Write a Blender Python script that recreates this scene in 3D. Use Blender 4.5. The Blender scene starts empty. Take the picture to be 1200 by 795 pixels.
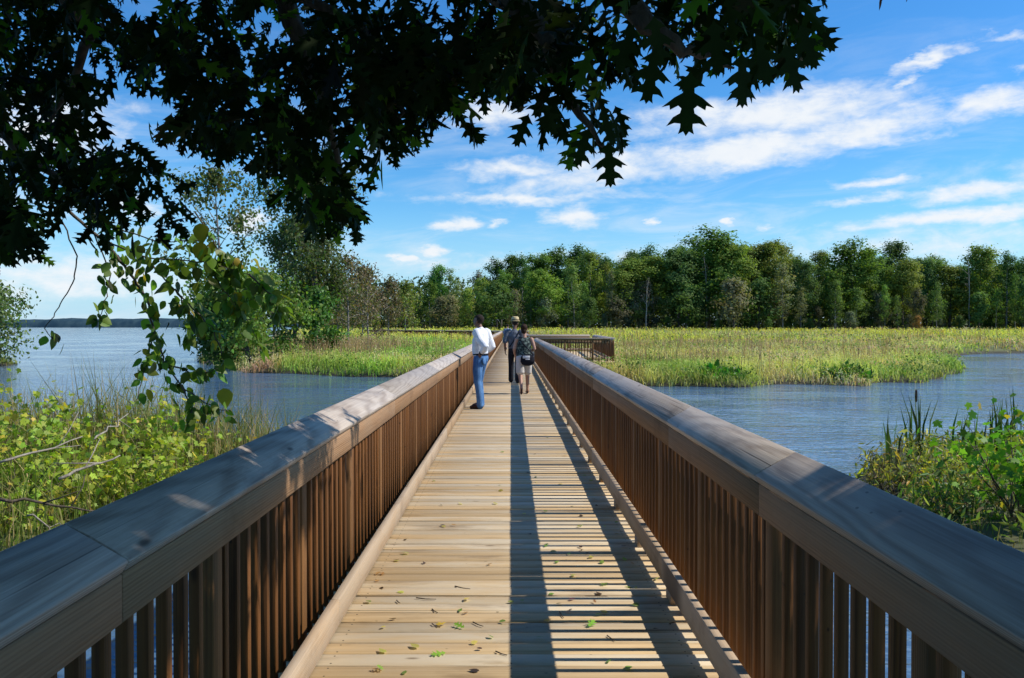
import bpy, math, random
import numpy as np
from mathutils import Vector, Matrix

PI = math.pi
rad = math.radians
scene = bpy.context.scene
col = scene.collection
RNG = np.random.default_rng(11)
random.seed(5)

CAM_H = 1.55
FPX = 985.0          # focal length in pixels of the 1200 px wide photograph
HX, HY = 599.0, 383.0
WATER = -0.75
SUN_EL = 45.0


def at(px, py, Y):
    """world point at depth Y seen at photo pixel (px, py)"""
    return np.array([(px - HX) * Y / FPX, Y, CAM_H + (HY - py) * Y / FPX])


# ------------------------------------------------------------------ tagging
def tag(o, label=None, cat=None, group=None, kind=None):
    if label:
        o['label'] = label
    if cat:
        o['category'] = cat
    if group:
        o['group'] = group
    if kind:
        o['kind'] = kind
    return o


def empty(name, loc=(0, 0, 0), rz=0.0, label=None, cat=None, group=None):
    o = bpy.data.objects.new(name, None)
    o.empty_display_size = 0.2
    o.location = loc
    o.rotation_euler = (0, 0, rz)
    col.objects.link(o)
    return tag(o, label, cat, group)


def link_mesh(name, me, mat=None, parent=None):
    o = bpy.data.objects.new(name, me)
    if mat is not None and len(me.materials) == 0:
        me.materials.append(mat)
    col.objects.link(o)
    if parent is not None:
        o.parent = parent
    return o


# ------------------------------------------------------------------ geometry accumulator
class Geo:
    def __init__(self):
        self.V, self.C, self.W, self.F, self.n = [], [], [], [], 0

    def add(self, V, faces, C=None, W=None):
        """faces: list of (m,k) int arrays; C (n,3) colour / random; W (n,3) wood coordinates"""
        V = np.asarray(V, float)
        n = len(V)
        self.V.append(V)
        if C is None:
            C = np.ones((n, 3))
        C = np.asarray(C, float)
        if C.ndim == 1:
            C = np.tile(C, (n, 1))
        self.C.append(C)
        self.W.append(V if W is None else np.asarray(W, float))
        for f in faces:
            f = np.asarray(f, dtype=np.int64)
            if f.size:
                self.F.append(f + self.n)
        self.n += n

    def mesh(self, name, smooth=False):
        me = bpy.data.meshes.new(name)
        V = np.concatenate(self.V)
        C = np.concatenate(self.C)
        W = np.concatenate(self.W)
        loops = np.concatenate([f.ravel() for f in self.F])
        tot = np.concatenate([np.full(len(f), f.shape[1], dtype=np.int64) for f in self.F])
        start = np.concatenate([[0], np.cumsum(tot)[:-1]])
        me.vertices.add(len(V))
        me.vertices.foreach_set('co', V.ravel())
        me.loops.add(len(loops))
        me.loops.foreach_set('vertex_index', loops.astype(np.int32))
        me.polygons.add(len(tot))
        me.polygons.foreach_set('loop_start', start.astype(np.int32))
        me.polygons.foreach_set('loop_total', tot.astype(np.int32))
        if smooth:
            me.polygons.foreach_set('use_smooth', np.ones(len(tot), dtype=bool))
        me.update(calc_edges=True)
        a = me.attributes.new('tint', 'FLOAT_COLOR', 'POINT')
        a.data.foreach_set('color', np.concatenate([C, np.ones((len(C), 1))], 1).ravel().astype(np.float32))
        w = me.attributes.new('grain', 'FLOAT_VECTOR', 'POINT')
        w.data.foreach_set('vector', W.ravel().astype(np.float32))
        return me

    def build(self, name, mat, parent=None, smooth=False):
        return link_mesh(name, self.mesh(name, smooth), mat, parent)


def box_arrays(lx, ly, lz, ch=0.0):
    """box centred on origin, chamfered when ch > 0"""
    hx, hy, hz = lx / 2, ly / 2, lz / 2
    if ch <= 0:
        V = np.array([[sx * hx, sy * hy, sz * hz] for sx in (-1, 1) for sy in (-1, 1) for sz in (-1, 1)])
        F = np.array([[0, 1, 3, 2], [4, 6, 7, 5], [0, 4, 5, 1], [2, 3, 7, 6], [0, 2, 6, 4], [1, 5, 7, 3]])
        return V, [F]
    V, idx = [], {}
    for sx in (-1, 1):
        for sy in (-1, 1):
            for sz in (-1, 1):
                for ax in range(3):
                    p = [sx * (hx - ch), sy * (hy - ch), sz * (hz - ch)]
                    p[ax] = (sx * hx, sy * hy, sz * hz)[ax]
                    idx[(sx, sy, sz, ax)] = len(V)
                    V.append(p)
    V = np.array(V)
    quads, tris = [], []
    for ax in range(3):
        o = [a for a in range(3) if a != ax]
        for s in (-1, 1):
            q = []
            for (a, b) in ((-1, -1), (1, -1), (1, 1), (-1, 1)):
                k = [0, 0, 0]
                k[ax], k[o[0]], k[o[1]] = s, a, b
                q.append(idx[(k[0], k[1], k[2], ax)])
            quads.append(q)
    for ax in range(3):
        o = [a for a in range(3) if a != ax]
        for a in (-1, 1):
            for b in (-1, 1):
                k0, k1 = [0, 0, 0], [0, 0, 0]
                k0[ax], k1[ax] = -1, 1
                k0[o[0]] = k1[o[0]] = a
                k0[o[1]] = k1[o[1]] = b
                quads.append([idx[(*k0, o[0])], idx[(*k1, o[0])], idx[(*k1, o[1])], idx[(*k0, o[1])]])
    for sx in (-1, 1):
        for sy in (-1, 1):
            for sz in (-1, 1):
                tris.append([idx[(sx, sy, sz, 0)], idx[(sx, sy, sz, 1)], idx[(sx, sy, sz, 2)]])

    def fix(fs):
        out = []
        for f in fs:
            p = V[f]
            nrm = np.cross(p[1] - p[0], p[2] - p[0])
            out.append(f if np.dot(nrm, p.mean(0)) > 0 else f[::-1])
        return np.array(out)
    return V, [fix(quads), fix(tris)]


def add_box(g, size, loc, along=1, ch=0.0, M=None, rnd=None):
    """along: axis index of the grain. M: optional 3x3 rotation applied about the box centre"""
    V, F = box_arrays(*size, ch)
    o = [a for a in range(3) if a != along]
    L = V.copy()
    if M is not None:
        V = V @ np.asarray(M).T
    V = V + np.asarray(loc)
    r = RNG.random(3) if rnd is None else np.asarray(rnd)
    W = np.stack([L[:, along] + loc[along], L[:, o[0]], L[:, o[1]]], 1)
    g.add(V, F, np.tile(r, (len(V), 1)), W)


def tube_arrays(P, R, n=6, cap=True):
    P = np.asarray(P, float)
    R = np.asarray(R, float)
    if R.ndim == 1:
        R = np.stack([R, R], 1)
    T = np.gradient(P, axis=0)
    T /= np.linalg.norm(T, axis=1, keepdims=True) + 1e-9
    up = np.array([0, 0, 1.0]) if abs(T[0][2]) < 0.9 else np.array([1.0, 0, 0])
    N = np.zeros_like(P)
    a = up - T[0] * up.dot(T[0])
    N[0] = a / np.linalg.norm(a)
    for i in range(1, len(P)):
        a = N[i - 1] - T[i] * N[i - 1].dot(T[i])
        N[i] = a / (np.linalg.norm(a) + 1e-9)
    B = np.cross(T, N)
    th = np.arange(n) * 2 * PI / n
    V = (P[:, None, :] + R[:, 0][:, None, None] * np.cos(th)[None, :, None] * N[:, None, :]
         + R[:, 1][:, None, None] * np.sin(th)[None, :, None] * B[:, None, :]).reshape(-1, 3)
    i = np.arange(len(P) - 1)[:, None] * n
    j = np.arange(n)[None, :]
    k = (j + 1) % n
    Q = np.stack([i + j, i + k, i + n + k, i + n + j], -1).reshape(-1, 4)
    F = [Q]
    if cap:
        F.append(np.arange(n)[::-1][None, :])
        F.append((np.arange(n) + (len(P) - 1) * n)[None, :])
    return V, F


def vnoise(x, y, s=1.0, seed=0):
    """smooth 2d value noise in 0..1"""
    x = np.asarray(x) / s
    y = np.asarray(y) / s
    xi, yi = np.floor(x), np.floor(y)
    fx, fy = x - xi, y - yi
    fx, fy = fx * fx * (3 - 2 * fx), fy * fy * (3 - 2 * fy)

    def h(a, b):
        v = np.sin(a * 127.1 + b * 311.7 + seed * 74.7) * 43758.5453
        return v - np.floor(v)
    return (h(xi, yi) * (1 - fx) + h(xi + 1, yi) * fx) * (1 - fy) + (h(xi, yi + 1) * (1 - fx) + h(xi + 1, yi + 1) * fx) * fy


# ------------------------------------------------------------------ materials
class NT:
    def __init__(self, tree):
        self.t = tree

    def n(self, typ, **kw):
        nd = self.t.nodes.new(typ)
        for k, v in kw.items():
            setattr(nd, k, v)
        return nd

    def l(self, a, b):
        self.t.links.new(a, b)

    def val(self, sock, v):
        if hasattr(v, 'node'):
            self.l(v, sock)
        else:
            sock.default_value = v

    def math(self, op, a, b=None, c=None, clamp=False):
        nd = self.n('ShaderNodeMath', operation=op, use_clamp=clamp)
        self.val(nd.inputs[0], a)
        if b is not None:
            self.val(nd.inputs[1], b)
        if c is not None:
            self.val(nd.inputs[2], c)
        return nd.outputs[0]

    def vmath(self, op, a, b=None):
        nd = self.n('ShaderNodeVectorMath', operation=op)
        self.val(nd.inputs[0], a)
        if b is not None:
            self.val(nd.inputs[1], b)
        return nd.outputs['Value'] if op in ('LENGTH', 'DOT_PRODUCT') else nd.outputs[0]

    def mix(self, fac, a, b, blend='MIX'):
        nd = self.n('ShaderNodeMix', data_type='RGBA', blend_type=blend)
        self.val(nd.inputs[0], fac)
        self.val(nd.inputs[6], a)
        self.val(nd.inputs[7], b)
        return nd.outputs[2]

    def noise(self, vec, scale=5.0, detail=3.0, rough=0.55, dist=0.0):
        nd = self.n('ShaderNodeTexNoise')
        if vec is not None:
            self.l(vec, nd.inputs['Vector'])
        nd.inputs['Scale'].default_value = scale
        nd.inputs['Detail'].default_value = detail
        nd.inputs['Roughness'].default_value = rough
        nd.inputs['Distortion'].default_value = dist
        return nd.outputs[0]

    def ramp(self, fac, lo, hi, smooth=True):
        nd = self.n('ShaderNodeMapRange', interpolation_type='SMOOTHSTEP' if smooth else 'LINEAR')
        self.val(nd.inputs[0], fac)
        nd.inputs[1].default_value = lo
        nd.inputs[2].default_value = hi
        return nd.outputs[0]

    def sep(self, v):
        nd = self.n('ShaderNodeSeparateXYZ')
        self.l(v, nd.inputs[0])
        return nd.outputs

    def comb(self, x, y, z):
        nd = self.n('ShaderNodeCombineXYZ')
        for s, v in zip(nd.inputs, (x, y, z)):
            self.val(s, v)
        return nd.outputs[0]


def rgb(*c):
    return (c[0], c[1], c[2], 1.0)


def new_mat(name):
    m = bpy.data.materials.new(name)
    m.use_nodes = True
    t = NT(m.node_tree)
    m.node_tree.nodes.clear()
    out = t.n('ShaderNodeOutputMaterial')
    return m, t, out


def wood_mat(name, light, dark, grey, grey_amt=0.4, rough=0.75, ring=0.5, stain=0.35, spec=0.3, ringsize=0.011, warp=0.016, streak=0.9, screws=False):
    m, t, out = new_mat(name)
    g = t.n('ShaderNodeAttribute', attribute_name='grain').outputs['Vector']
    c = t.n('ShaderNodeAttribute', attribute_name='tint').outputs['Color']
    oi = t.n('ShaderNodeObjectInfo').outputs['Random']
    cs = t.n('ShaderNodeSeparateColor')
    t.l(c, cs.inputs[0])
    r1 = t.math('FRACT', t.math('ADD', cs.outputs[0], oi))
    r2 = t.math('FRACT', t.math('ADD', cs.outputs[1], t.math('MULTIPLY', oi, 3.7)))
    r3 = t.math('FRACT', t.math('ADD', cs.outputs[2], t.math('MULTIPLY', oi, 7.3)))
    gs = t.sep(g)
    al = t.math('ADD', gs[0], t.math('MULTIPLY', r3, 53.0))
    ac, th = gs[1], gs[2]
    # slow wander of the grain
    wn = t.n('ShaderNodeTexNoise')
    wn.inputs['Scale'].default_value = 1.0
    wn.inputs['Detail'].default_value = 2.0
    t.l(t.comb(t.math('MULTIPLY', al, 1.3), t.math('MULTIPLY', ac, 7.0), t.math('MULTIPLY', th, 7.0)), wn.inputs['Vector'])
    ws = t.n('ShaderNodeSeparateColor')
    t.l(wn.outputs['Color'], ws.inputs[0])
    a2 = t.math('ADD', t.math('ADD', ac, t.math('MULTIPLY_ADD', r2, 0.14, -0.07)), t.math('MULTIPLY_ADD', ws.outputs[0], warp, -warp / 2))
    slope = t.math('MULTIPLY', al, t.math('MULTIPLY_ADD', r1, 0.03, -0.015))
    t2 = t.math('ADD', t.math('ADD', t.math('MULTIPLY_ADD', r3, 0.06, 0.012), slope), t.math('ADD', th, t.math('MULTIPLY_ADD', ws.outputs[1], warp, -warp / 2)))
    r = t.math('SQRT', t.math('ADD', t.math('MULTIPLY', a2, a2), t.math('MULTIPLY', t2, t2)))
    rg = t.math('MULTIPLY_ADD', t.math('SINE', t.math('MULTIPLY', r, 2 * PI / ringsize)), 0.5, 0.5)
    rg = t.math('POWER', rg, 1.6)
    fib = t.noise(t.comb(t.math('MULTIPLY', al, 4.0), t.math('MULTIPLY', ac, 160.0), t.math('MULTIPLY', th, 160.0)), 1.0, 3.0, 0.6)
    blot = t.noise(t.comb(t.math('MULTIPLY', al, 1.7), t.math('MULTIPLY', ac, 9.0), t.math('MULTIPLY', th, 9.0)), 1.0, 4.0, 0.6)
    stk = t.noise(t.comb(t.math('MULTIPLY', al, 0.8), t.math('MULTIPLY', ac, 85.0), t.math('MULTIPLY', th, 85.0)), 1.0, 4.0, 0.7)
    f1 = t.math('ADD', t.math('MULTIPLY', rg, ring), t.math('MULTIPLY', t.math('SUBTRACT', fib, 0.35), 0.5))
    f1 = t.math('ADD', f1, t.math('MULTIPLY', t.math('SUBTRACT', stk, 0.45), streak * 1.6), clamp=True)
    base = t.mix(f1, rgb(*light), rgb(*dark))
    base = t.mix(t.math('MULTIPLY', t.ramp(t.math('ADD', blot, t.math('MULTIPLY_ADD', r2, 0.5, -0.25)), 0.35, 0.75), grey_amt), base, rgb(*grey))
    # per board brightness and stains
    br = t.math('MULTIPLY_ADD', r1, 0.36, 0.80)
    base = t.mix(1.0, base, t.comb(br, br, br), 'MULTIPLY')
    st = t.ramp(t.noise(t.comb(t.math('MULTIPLY', al, 0.9), t.math('MULTIPLY', ac, 3.0), t.math('ADD', th, t.math('MULTIPLY', r1, 9.0))), 1.6, 5.0, 0.65), 0.52, 0.74)
    base = t.mix(t.math('MULTIPLY', st, stain), base, rgb(dark[0] * 0.45, dark[1] * 0.42, dark[2] * 0.4))
    # knots
    vo = t.n('ShaderNodeTexVoronoi', feature='F1')
    vo.inputs['Scale'].default_value = 1.0
    vo.inputs['Randomness'].default_value = 1.0
    t.l(t.comb(t.math('MULTIPLY', al, 1.7), t.math('MULTIPLY_ADD', ac, 4.5, t.math('MULTIPLY', r2, 31.0)), t.math('MULTIPLY', r3, 17.0)), vo.inputs['Vector'])
    kn = t.math('SUBTRACT', 1.0, t.ramp(vo.outputs['Distance'], 0.02, 0.085))
    base = t.mix(t.math('MULTIPLY', kn, 0.75), base, rgb(dark[0] * 0.35, dark[1] * 0.3, dark[2] * 0.27))
    # drying cracks along the grain and small dark flecks
    crk = t.ramp(t.noise(t.comb(t.math('MULTIPLY', al, 0.55), t.math('MULTIPLY', ac, 60.0), t.math('MULTIPLY', r2, 40.0)), 1.0, 1.0, 0.5), 0.70, 0.76)
    base = t.mix(t.math('MULTIPLY', crk, 0.8), base, rgb(dark[0] * 0.25, dark[1] * 0.25, dark[2] * 0.25))
    v2 = t.n('ShaderNodeTexVoronoi', feature='F1')
    v2.inputs['Scale'].default_value = 1.0
    t.l(t.comb(t.math('MULTIPLY', al, 5.0), t.math('MULTIPLY_ADD', ac, 9.0, t.math('MULTIPLY', r1, 21.0)), t.math('MULTIPLY', r2, 13.0)), v2.inputs['Vector'])
    flk = t.math('SUBTRACT', 1.0, t.ramp(v2.outputs['Distance'], 0.025, 0.06))
    base = t.mix(t.math('MULTIPLY', flk, 0.7), base, rgb(dark[0] * 0.2, dark[1] * 0.2, dark[2] * 0.2))
    if screws:
        dx = t.math('MINIMUM', t.math('ABSOLUTE', gs[0]), t.math('ABSOLUTE', t.math('SUBTRACT', t.math('ABSOLUTE', gs[0]), 0.83)))
        dy = t.math('SUBTRACT', t.math('ABSOLUTE', gs[1]), 0.043)
        sc = t.math('SUBTRACT', 1.0, t.ramp(t.math('SQRT', t.math('ADD', t.math('MULTIPLY', dx, dx), t.math('MULTIPLY', dy, dy))), 0.0035, 0.006))
        base = t.mix(sc, base, rgb(0.03, 0.025, 0.02))
    bs = t.n('ShaderNodeBsdfPrincipled')
    t.l(base, bs.inputs['Base Color'])
    bs.inputs['Roughness'].default_value = rough
    bs.inputs['Specular IOR Level'].default_value = spec
    bp = t.n('ShaderNodeBump')
    bp.inputs['Strength'].default_value = 0.5
    bp.inputs['Distance'].default_value = 0.003
    t.l(t.math('ADD', t.math('MULTIPLY', rg, -0.5), t.math('MULTIPLY', fib, -0.9)), bp.inputs['Height'])
    t.l(bp.outputs[0], bs.inputs['Normal'])
    t.l(bs.outputs[0], out.inputs[0])
    return m


def leaf_mat(name, trans=0.4, rough=0.5, spec=0.25, transcol=(1.25, 1.35, 0.45), var=0.25, objcol=False):
    m, t, out = new_mat(name)
    c = t.n('ShaderNodeAttribute', attribute_name='tint').outputs['Color']
    if objcol:
        oi = t.n('ShaderNodeObjectInfo')
        c = t.mix(1.0, c, oi.outputs['Color'], 'MULTIPLY')
        br = t.math('MULTIPLY_ADD', oi.outputs['Random'], var, 1.0 - var / 2)
        c = t.mix(1.0, c, t.comb(br, br, br), 'MULTIPLY')
    geo = t.n('ShaderNodeNewGeometry')
    nz = t.noise(geo.outputs['Position'], 14.0, 2.0)
    k = t.math('MULTIPLY_ADD', nz, 0.7, 0.65)
    c = t.mix(1.0, c, t.comb(k, k, k), 'MULTIPLY')
    bs = t.n('ShaderNodeBsdfPrincipled')
    t.l(c, bs.inputs['Base Color'])
    bs.inputs['Roughness'].default_value = rough
    bs.inputs['Specular IOR Level'].default_value = spec
    tr = t.n('ShaderNodeBsdfTranslucent')
    t.l(t.mix(1.0, c, rgb(*transcol), 'MULTIPLY'), tr.inputs['Color'])
    mx = t.n('ShaderNodeMixShader')
    mx.inputs[0].default_value = trans
    t.l(bs.outputs[0], mx.inputs[1])
    t.l(tr.outputs[0], mx.inputs[2])
    t.l(mx.outputs[0], out.inputs[0])
    return m


def bark_mat(name, a, b):
    m, t, out = new_mat(name)
    geo = t.n('ShaderNodeNewGeometry')
    sp = t.sep(geo.outputs['Position'])
    nz = t.noise(t.comb(t.math('MULTIPLY', sp[0], 9.0), t.math('MULTIPLY', sp[1], 9.0), t.math('MULTIPLY', sp[2], 2.0)), 2.0, 5.0, 0.7)
    c = t.mix(t.ramp(nz, 0.3, 0.7), rgb(*a), rgb(*b))
    bs = t.n('ShaderNodeBsdfPrincipled')
    t.l(c, bs.inputs['Base Color'])
    bs.inputs['Roughness'].default_value = 0.9
    bp = t.n('ShaderNodeBump')
    bp.inputs['Distance'].default_value = 0.02
    t.l(nz, bp.inputs['Height'])
    t.l(bp.outputs[0], bs.inputs['Normal'])
    t.l(bs.outputs[0], out.inputs[0])
    return m


def cloth_mat(name, c, c2=None, scale=14.0, rough=0.85, lo=0.45, hi=0.6, bump=0.3):
    m, t, out = new_mat(name)
    tc = t.n('ShaderNodeTexCoord').outputs['Object']
    nz = t.noise(tc, scale, 4.0, 0.6)
    c2 = c2 or tuple(v * 0.75 for v in c)
    bs = t.n('ShaderNodeBsdfPrincipled')
    t.l(t.mix(t.ramp(nz, lo, hi), rgb(*c), rgb(*c2)), bs.inputs['Base Color'])
    bs.inputs['Roughness'].default_value = rough
    bs.inputs['Specular IOR Level'].default_value = 0.2
    f = t.noise(tc, 9.0, 3.0, 0.5, 1.0)
    bp = t.n('ShaderNodeBump')
    bp.inputs['Strength'].default_value = bump
    bp.inputs['Distance'].default_value = 0.03
    t.l(f, bp.inputs['Height'])
    t.l(bp.outputs[0], bs.inputs['Normal'])
    t.l(bs.outputs[0], out.inputs[0])
    return m


def skin_mat(name, c):
    m, t, out = new_mat(name)
    at_ = t.n('ShaderNodeAttribute', attribute_name='face').outputs['Color']
    tc = t.n('ShaderNodeTexCoord').outputs['Object']
    nz = t.noise(tc, 18.0, 3.0)
    base = t.mix(t.ramp(nz, 0.3, 0.7), rgb(*c), rgb(c[0] * 0.82, c[1] * 0.74, c[2] * 0.7))
    base = t.mix(1.0, base, at_, 'MULTIPLY')
    bs = t.n('ShaderNodeBsdfPrincipled')
    t.l(base, bs.inputs['Base Color'])
    bs.inputs['Roughness'].default_value = 0.5
    t.l(bs.outputs[0], out.inputs[0])
    return m


M_DECK = wood_mat('deck_wood', (0.63, 0.455, 0.245), (0.36, 0.225, 0.10), (0.60, 0.51, 0.365), 0.8, 0.75, 0.22, 0.5, screws=True)
M_CAP = wood_mat('weathered_cap_wood', (0.50, 0.42, 0.34), (0.16, 0.105, 0.07), (0.43, 0.39, 0.355), 0.5, 0.58, 0.45, 0.4, 0.22, 0.008, 0.018, 0.75)
M_RAIL = wood_mat('rail_wood', (0.34, 0.20, 0.105), (0.13, 0.064, 0.028), (0.28, 0.20, 0.13), 0.5, 0.75, 0.25, 0.4, 0.2)
M_KERB = wood_mat('kerb_wood', (0.46, 0.32, 0.19), (0.22, 0.135, 0.07), (0.42, 0.34, 0.25), 0.6, 0.75, 0.22, 0.4)
M_PICKET = wood_mat('picket_wood', (0.19, 0.073, 0.015), (0.055, 0.018, 0.004), (0.13, 0.058, 0.017), 0.3, 0.7, 0.4, 0.3)
M_POST = wood_mat('post_wood', (0.25, 0.115, 0.034), (0.10, 0.04, 0.012), (0.2, 0.1, 0.037), 0.3, 0.7, 0.4, 0.3)
M_BARK = bark_mat('bark', (0.05, 0.042, 0.035), (0.13, 0.11, 0.09))
M_PALE_BARK = bark_mat('pale_bark', (0.16, 0.14, 0.12), (0.34, 0.31, 0.27))
M_TWIG = bark_mat('twig_bark', (0.06, 0.045, 0.03), (0.14, 0.11, 0.08))
M_DEAD = bark_mat('dead_wood', (0.22, 0.19, 0.15), (0.40, 0.36, 0.30))
M_GRASS = leaf_mat('grass_blades', 0.4, 0.6, 0.15, (1.15, 1.2, 0.5))
M_LEAF = leaf_mat('leaves', 0.42, 0.45, 0.3)
M_OAK = leaf_mat('oak_leaves', 0.14, 0.5, 0.06, (1.9, 2.9, 0.2))
M_CROWN = leaf_mat('crown_foliage', 0.42, 0.7, 0.1, (1.2, 1.3, 0.5), 0.4, True)

# ------------------------------------------------------------------ camera, sun, sky
cam_data = bpy.data.cameras.new('camera')
cam_data.sensor_width = 36.0
cam_data.lens = 36.0 * FPX / 1200.0
cam_data.clip_start = 0.05
cam_data.clip_end = 12000.0
cam = bpy.data.objects.new('camera', cam_data)
cam.location = (0, 0, CAM_H)
cam.rotation_euler = (PI / 2 - math.atan((397.5 - HY) / FPX), 0, -math.atan((600 - HX) / FPX))
col.objects.link(cam)
scene.camera = cam

sun_data = bpy.data.lights.new('sun', 'SUN')
sun_data.energy = 5.0
sun_data.angle = rad(0.53)
sun_data.color = (1.0, 0.945, 0.86)
sun = bpy.data.objects.new('sun', sun_data)
sd = Vector((math.cos(rad(SUN_EL)), 0.0, math.sin(rad(SUN_EL))))   # towards the sun, over the right railing
sun.rotation_euler = sd.to_track_quat('Z', 'Y').to_euler()
sun.location = (30, 0, 30)
col.objects.link(sun)

world = bpy.data.worlds.new('World')
scene.world = world
world.use_nodes = True
wt = NT(world.node_tree)
world.node_tree.nodes.clear()
wout = wt.n('ShaderNodeOutputWorld')
bg = wt.n('ShaderNodeBackground')
sky = wt.n('ShaderNodeTexSky', sky_type='NISHITA')
sky.sun_disc = False
sky.sun_elevation = rad(SUN_EL)
sky.sun_rotation = rad(90)
sky.air_density = 1.0
sky.dust_density = 0.35
sky.ozone_density = 2.5
hs = wt.n('ShaderNodeHueSaturation')
hs.inputs['Saturation'].default_value = 1.28
hs.inputs['Value'].default_value = 1.0
wt.l(sky.outputs[0], hs.inputs['Color'])
d = wt.n('ShaderNodeTexCoord').outputs['Generated']
ds = wt.sep(d)
az = wt.math('ARCTAN2', ds[0], ds[1])
el = wt.math('ARCSINE', ds[2])
wn_ = wt.n('ShaderNodeTexNoise')
wn_.inputs['Scale'].default_value = 1.0
wn_.inputs['Detail'].default_value = 5.0
wn_.inputs['Roughness'].default_value = 0.6
wt.l(wt.comb(wt.math('MULTIPLY', az, 16.0), wt.math('MULTIPLY', el, 40.0), 5.0), wn_.inputs['Vector'])
wsep = wt.n('ShaderNodeSeparateColor')
wt.l(wn_.outputs['Color'], wsep.inputs[0])
p2 = wt.comb(wt.math('ADD', az, wt.math('MULTIPLY_ADD', wsep.outputs[0], 0.11, -0.055)), wt.math('ADD', el, wt.math('MULTIPLY_ADD', wsep.outputs[1], 0.036, -0.018)), 0.0)
CLOUDS = [  # photo centre x, y, half width, half height, tilt deg, weight
    (900, 137, 190, 30, 2, 1.0), (850, 180, 190, 26, 6, .95), (1010, 152, 150, 22, 4, .9), (1155, 121, 75, 20, 9, 1.0),
    (1085, 71, 50, 9, 14, .95), (1054, 99, 22, 8, 22, .8), (674, 253, 48, 15, 0, 1.05), (528, 260, 32, 10, 0, .95),
    (580, 262, 18, 6, 0, .8), (575, 136, 62, 22, 4, 1.0), (597, 198, 80, 14, 2, .85), (620, 232, 190, 10, 1, .7),
    (1135, 226, 90, 13, 4, .95), (1110, 256, 130, 12, 3, 1.0), (1170, 252, 50, 12, 6, 1.0), (1035, 214, 60, 9, 2, .8),
    (1080, 284, 220, 26, 0, .62), (297, 262, 24, 17, 0, 1.1), (160, 240, 30, 16, 0, .9), (515, 293, 24, 8, 0, 1.0),
    (478, 305, 22, 8, 0, .95), (766, 259, 16, 6, 0, .85), (858, 258, 15, 6, 0, .95), (905, 268, 20, 5, 0, .6),
    (560, 312, 160, 14, 0, .62), (90, 325, 150, 34, 0, .8), (40, 150, 110, 60, 10, .8), (720, 200, 160, 26, 8, .8),
    (700, 300, 260, 12, 0, .5), (1000, 236, 90, 6, 3, .6), (1300, 190, 120, 30, 10, .9), (-120, 230, 150, 40, 0, .9),
    (1185, 42, 40, 5, -10, .5), (1185, 84, 20, 5, -12, .5)]
F = None
for (cx, cy, rx, ry, rot, w) in CLOUDS:
    a0 = math.atan((cx - HX) / FPX)
    e0 = math.atan((HY - cy) / FPX * math.cos(a0))
    mp = wt.n('ShaderNodeMapping', vector_type='TEXTURE')
    mp.inputs['Location'].default_value = (a0, e0, 0)
    mp.inputs['Rotation'].default_value = (0, 0, rad(rot))
    mp.inputs['Scale'].default_value = (rx / FPX * 1.25, ry / FPX * 1.3, 1)
    wt.l(p2, mp.inputs['Vector'])
    ln = wt.vmath('LENGTH', mp.outputs[0])
    v = wt.math('MULTIPLY_ADD', ln, -w, w)
    F = v if F is None else wt.math('MAXIMUM', F, v)
F = wt.math('MAXIMUM', F, 0.0)
n1 = wt.noise(wt.comb(wt.math('MULTIPLY', az, 7.0), wt.math('MULTIPLY_ADD', el, 30.0, wt.math('MULTIPLY', az, -2.5)), 0.3), 1.0, 7.0, 0.62, 0.6)
n2 = wt.noise(wt.comb(wt.math('MULTIPLY', az, 34.0), wt.math('MULTIPLY', el, 62.0), 1.7), 1.0, 6.0, 0.6, 0.3)
nn = wt.math('ADD', wt.math('MULTIPLY_ADD', n1, 0.95, -0.46), wt.math('MULTIPLY_ADD', n2, 0.85, -0.42))
cov = wt.ramp(wt.math('ADD', F, wt.math('MULTIPLY', nn, wt.ramp(F, 0.0, 0.25))), 0.10, 0.95)
cov = wt.math('MULTIPLY', cov, 0.96)
# thin veil everywhere low in the sky
veil = wt.math('MULTIPLY', wt.ramp(n1, 0.42, 0.75), wt.math('MULTIPLY', wt.math('SUBTRACT', 1.0, wt.ramp(el, 0.05, 0.42)), 0.42))
cov = wt.math('MAXIMUM', cov, veil)
skyc = wt.mix(1.0, hs.outputs[0], rgb(0.085, 0.138, 0.168), 'MULTIPLY')
skyc = wt.mix(wt.math('MULTIPLY', wt.math('SUBTRACT', 1.0, wt.ramp(el, -0.02, 0.16)), 0.85), skyc, rgb(0.50, 0.74, 0.97))
cloudc = wt.mix(n2, rgb(0.80, 0.87, 0.95), rgb(0.98, 0.99, 1.0))
wt.l(wt.mix(cov, skyc, cloudc), bg.inputs['Color'])
bg.inputs['Strength'].default_value = 1.0
wt.l(bg.outputs[0], wout.inputs[0])

scene.view_settings.view_transform = 'Standard'
scene.view_settings.look = 'None'
scene.view_settings.exposure = 0.0
scene.view_settings.gamma = 1.0
scene.cycles.max_bounces = 6
scene.cycles.diffuse_bounces = 2
scene.cycles.glossy_bounces = 3
scene.cycles.transmission_bounces = 4
scene.cycles.transparent_max_bounces = 4
scene.cycles.use_denoising = True

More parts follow.
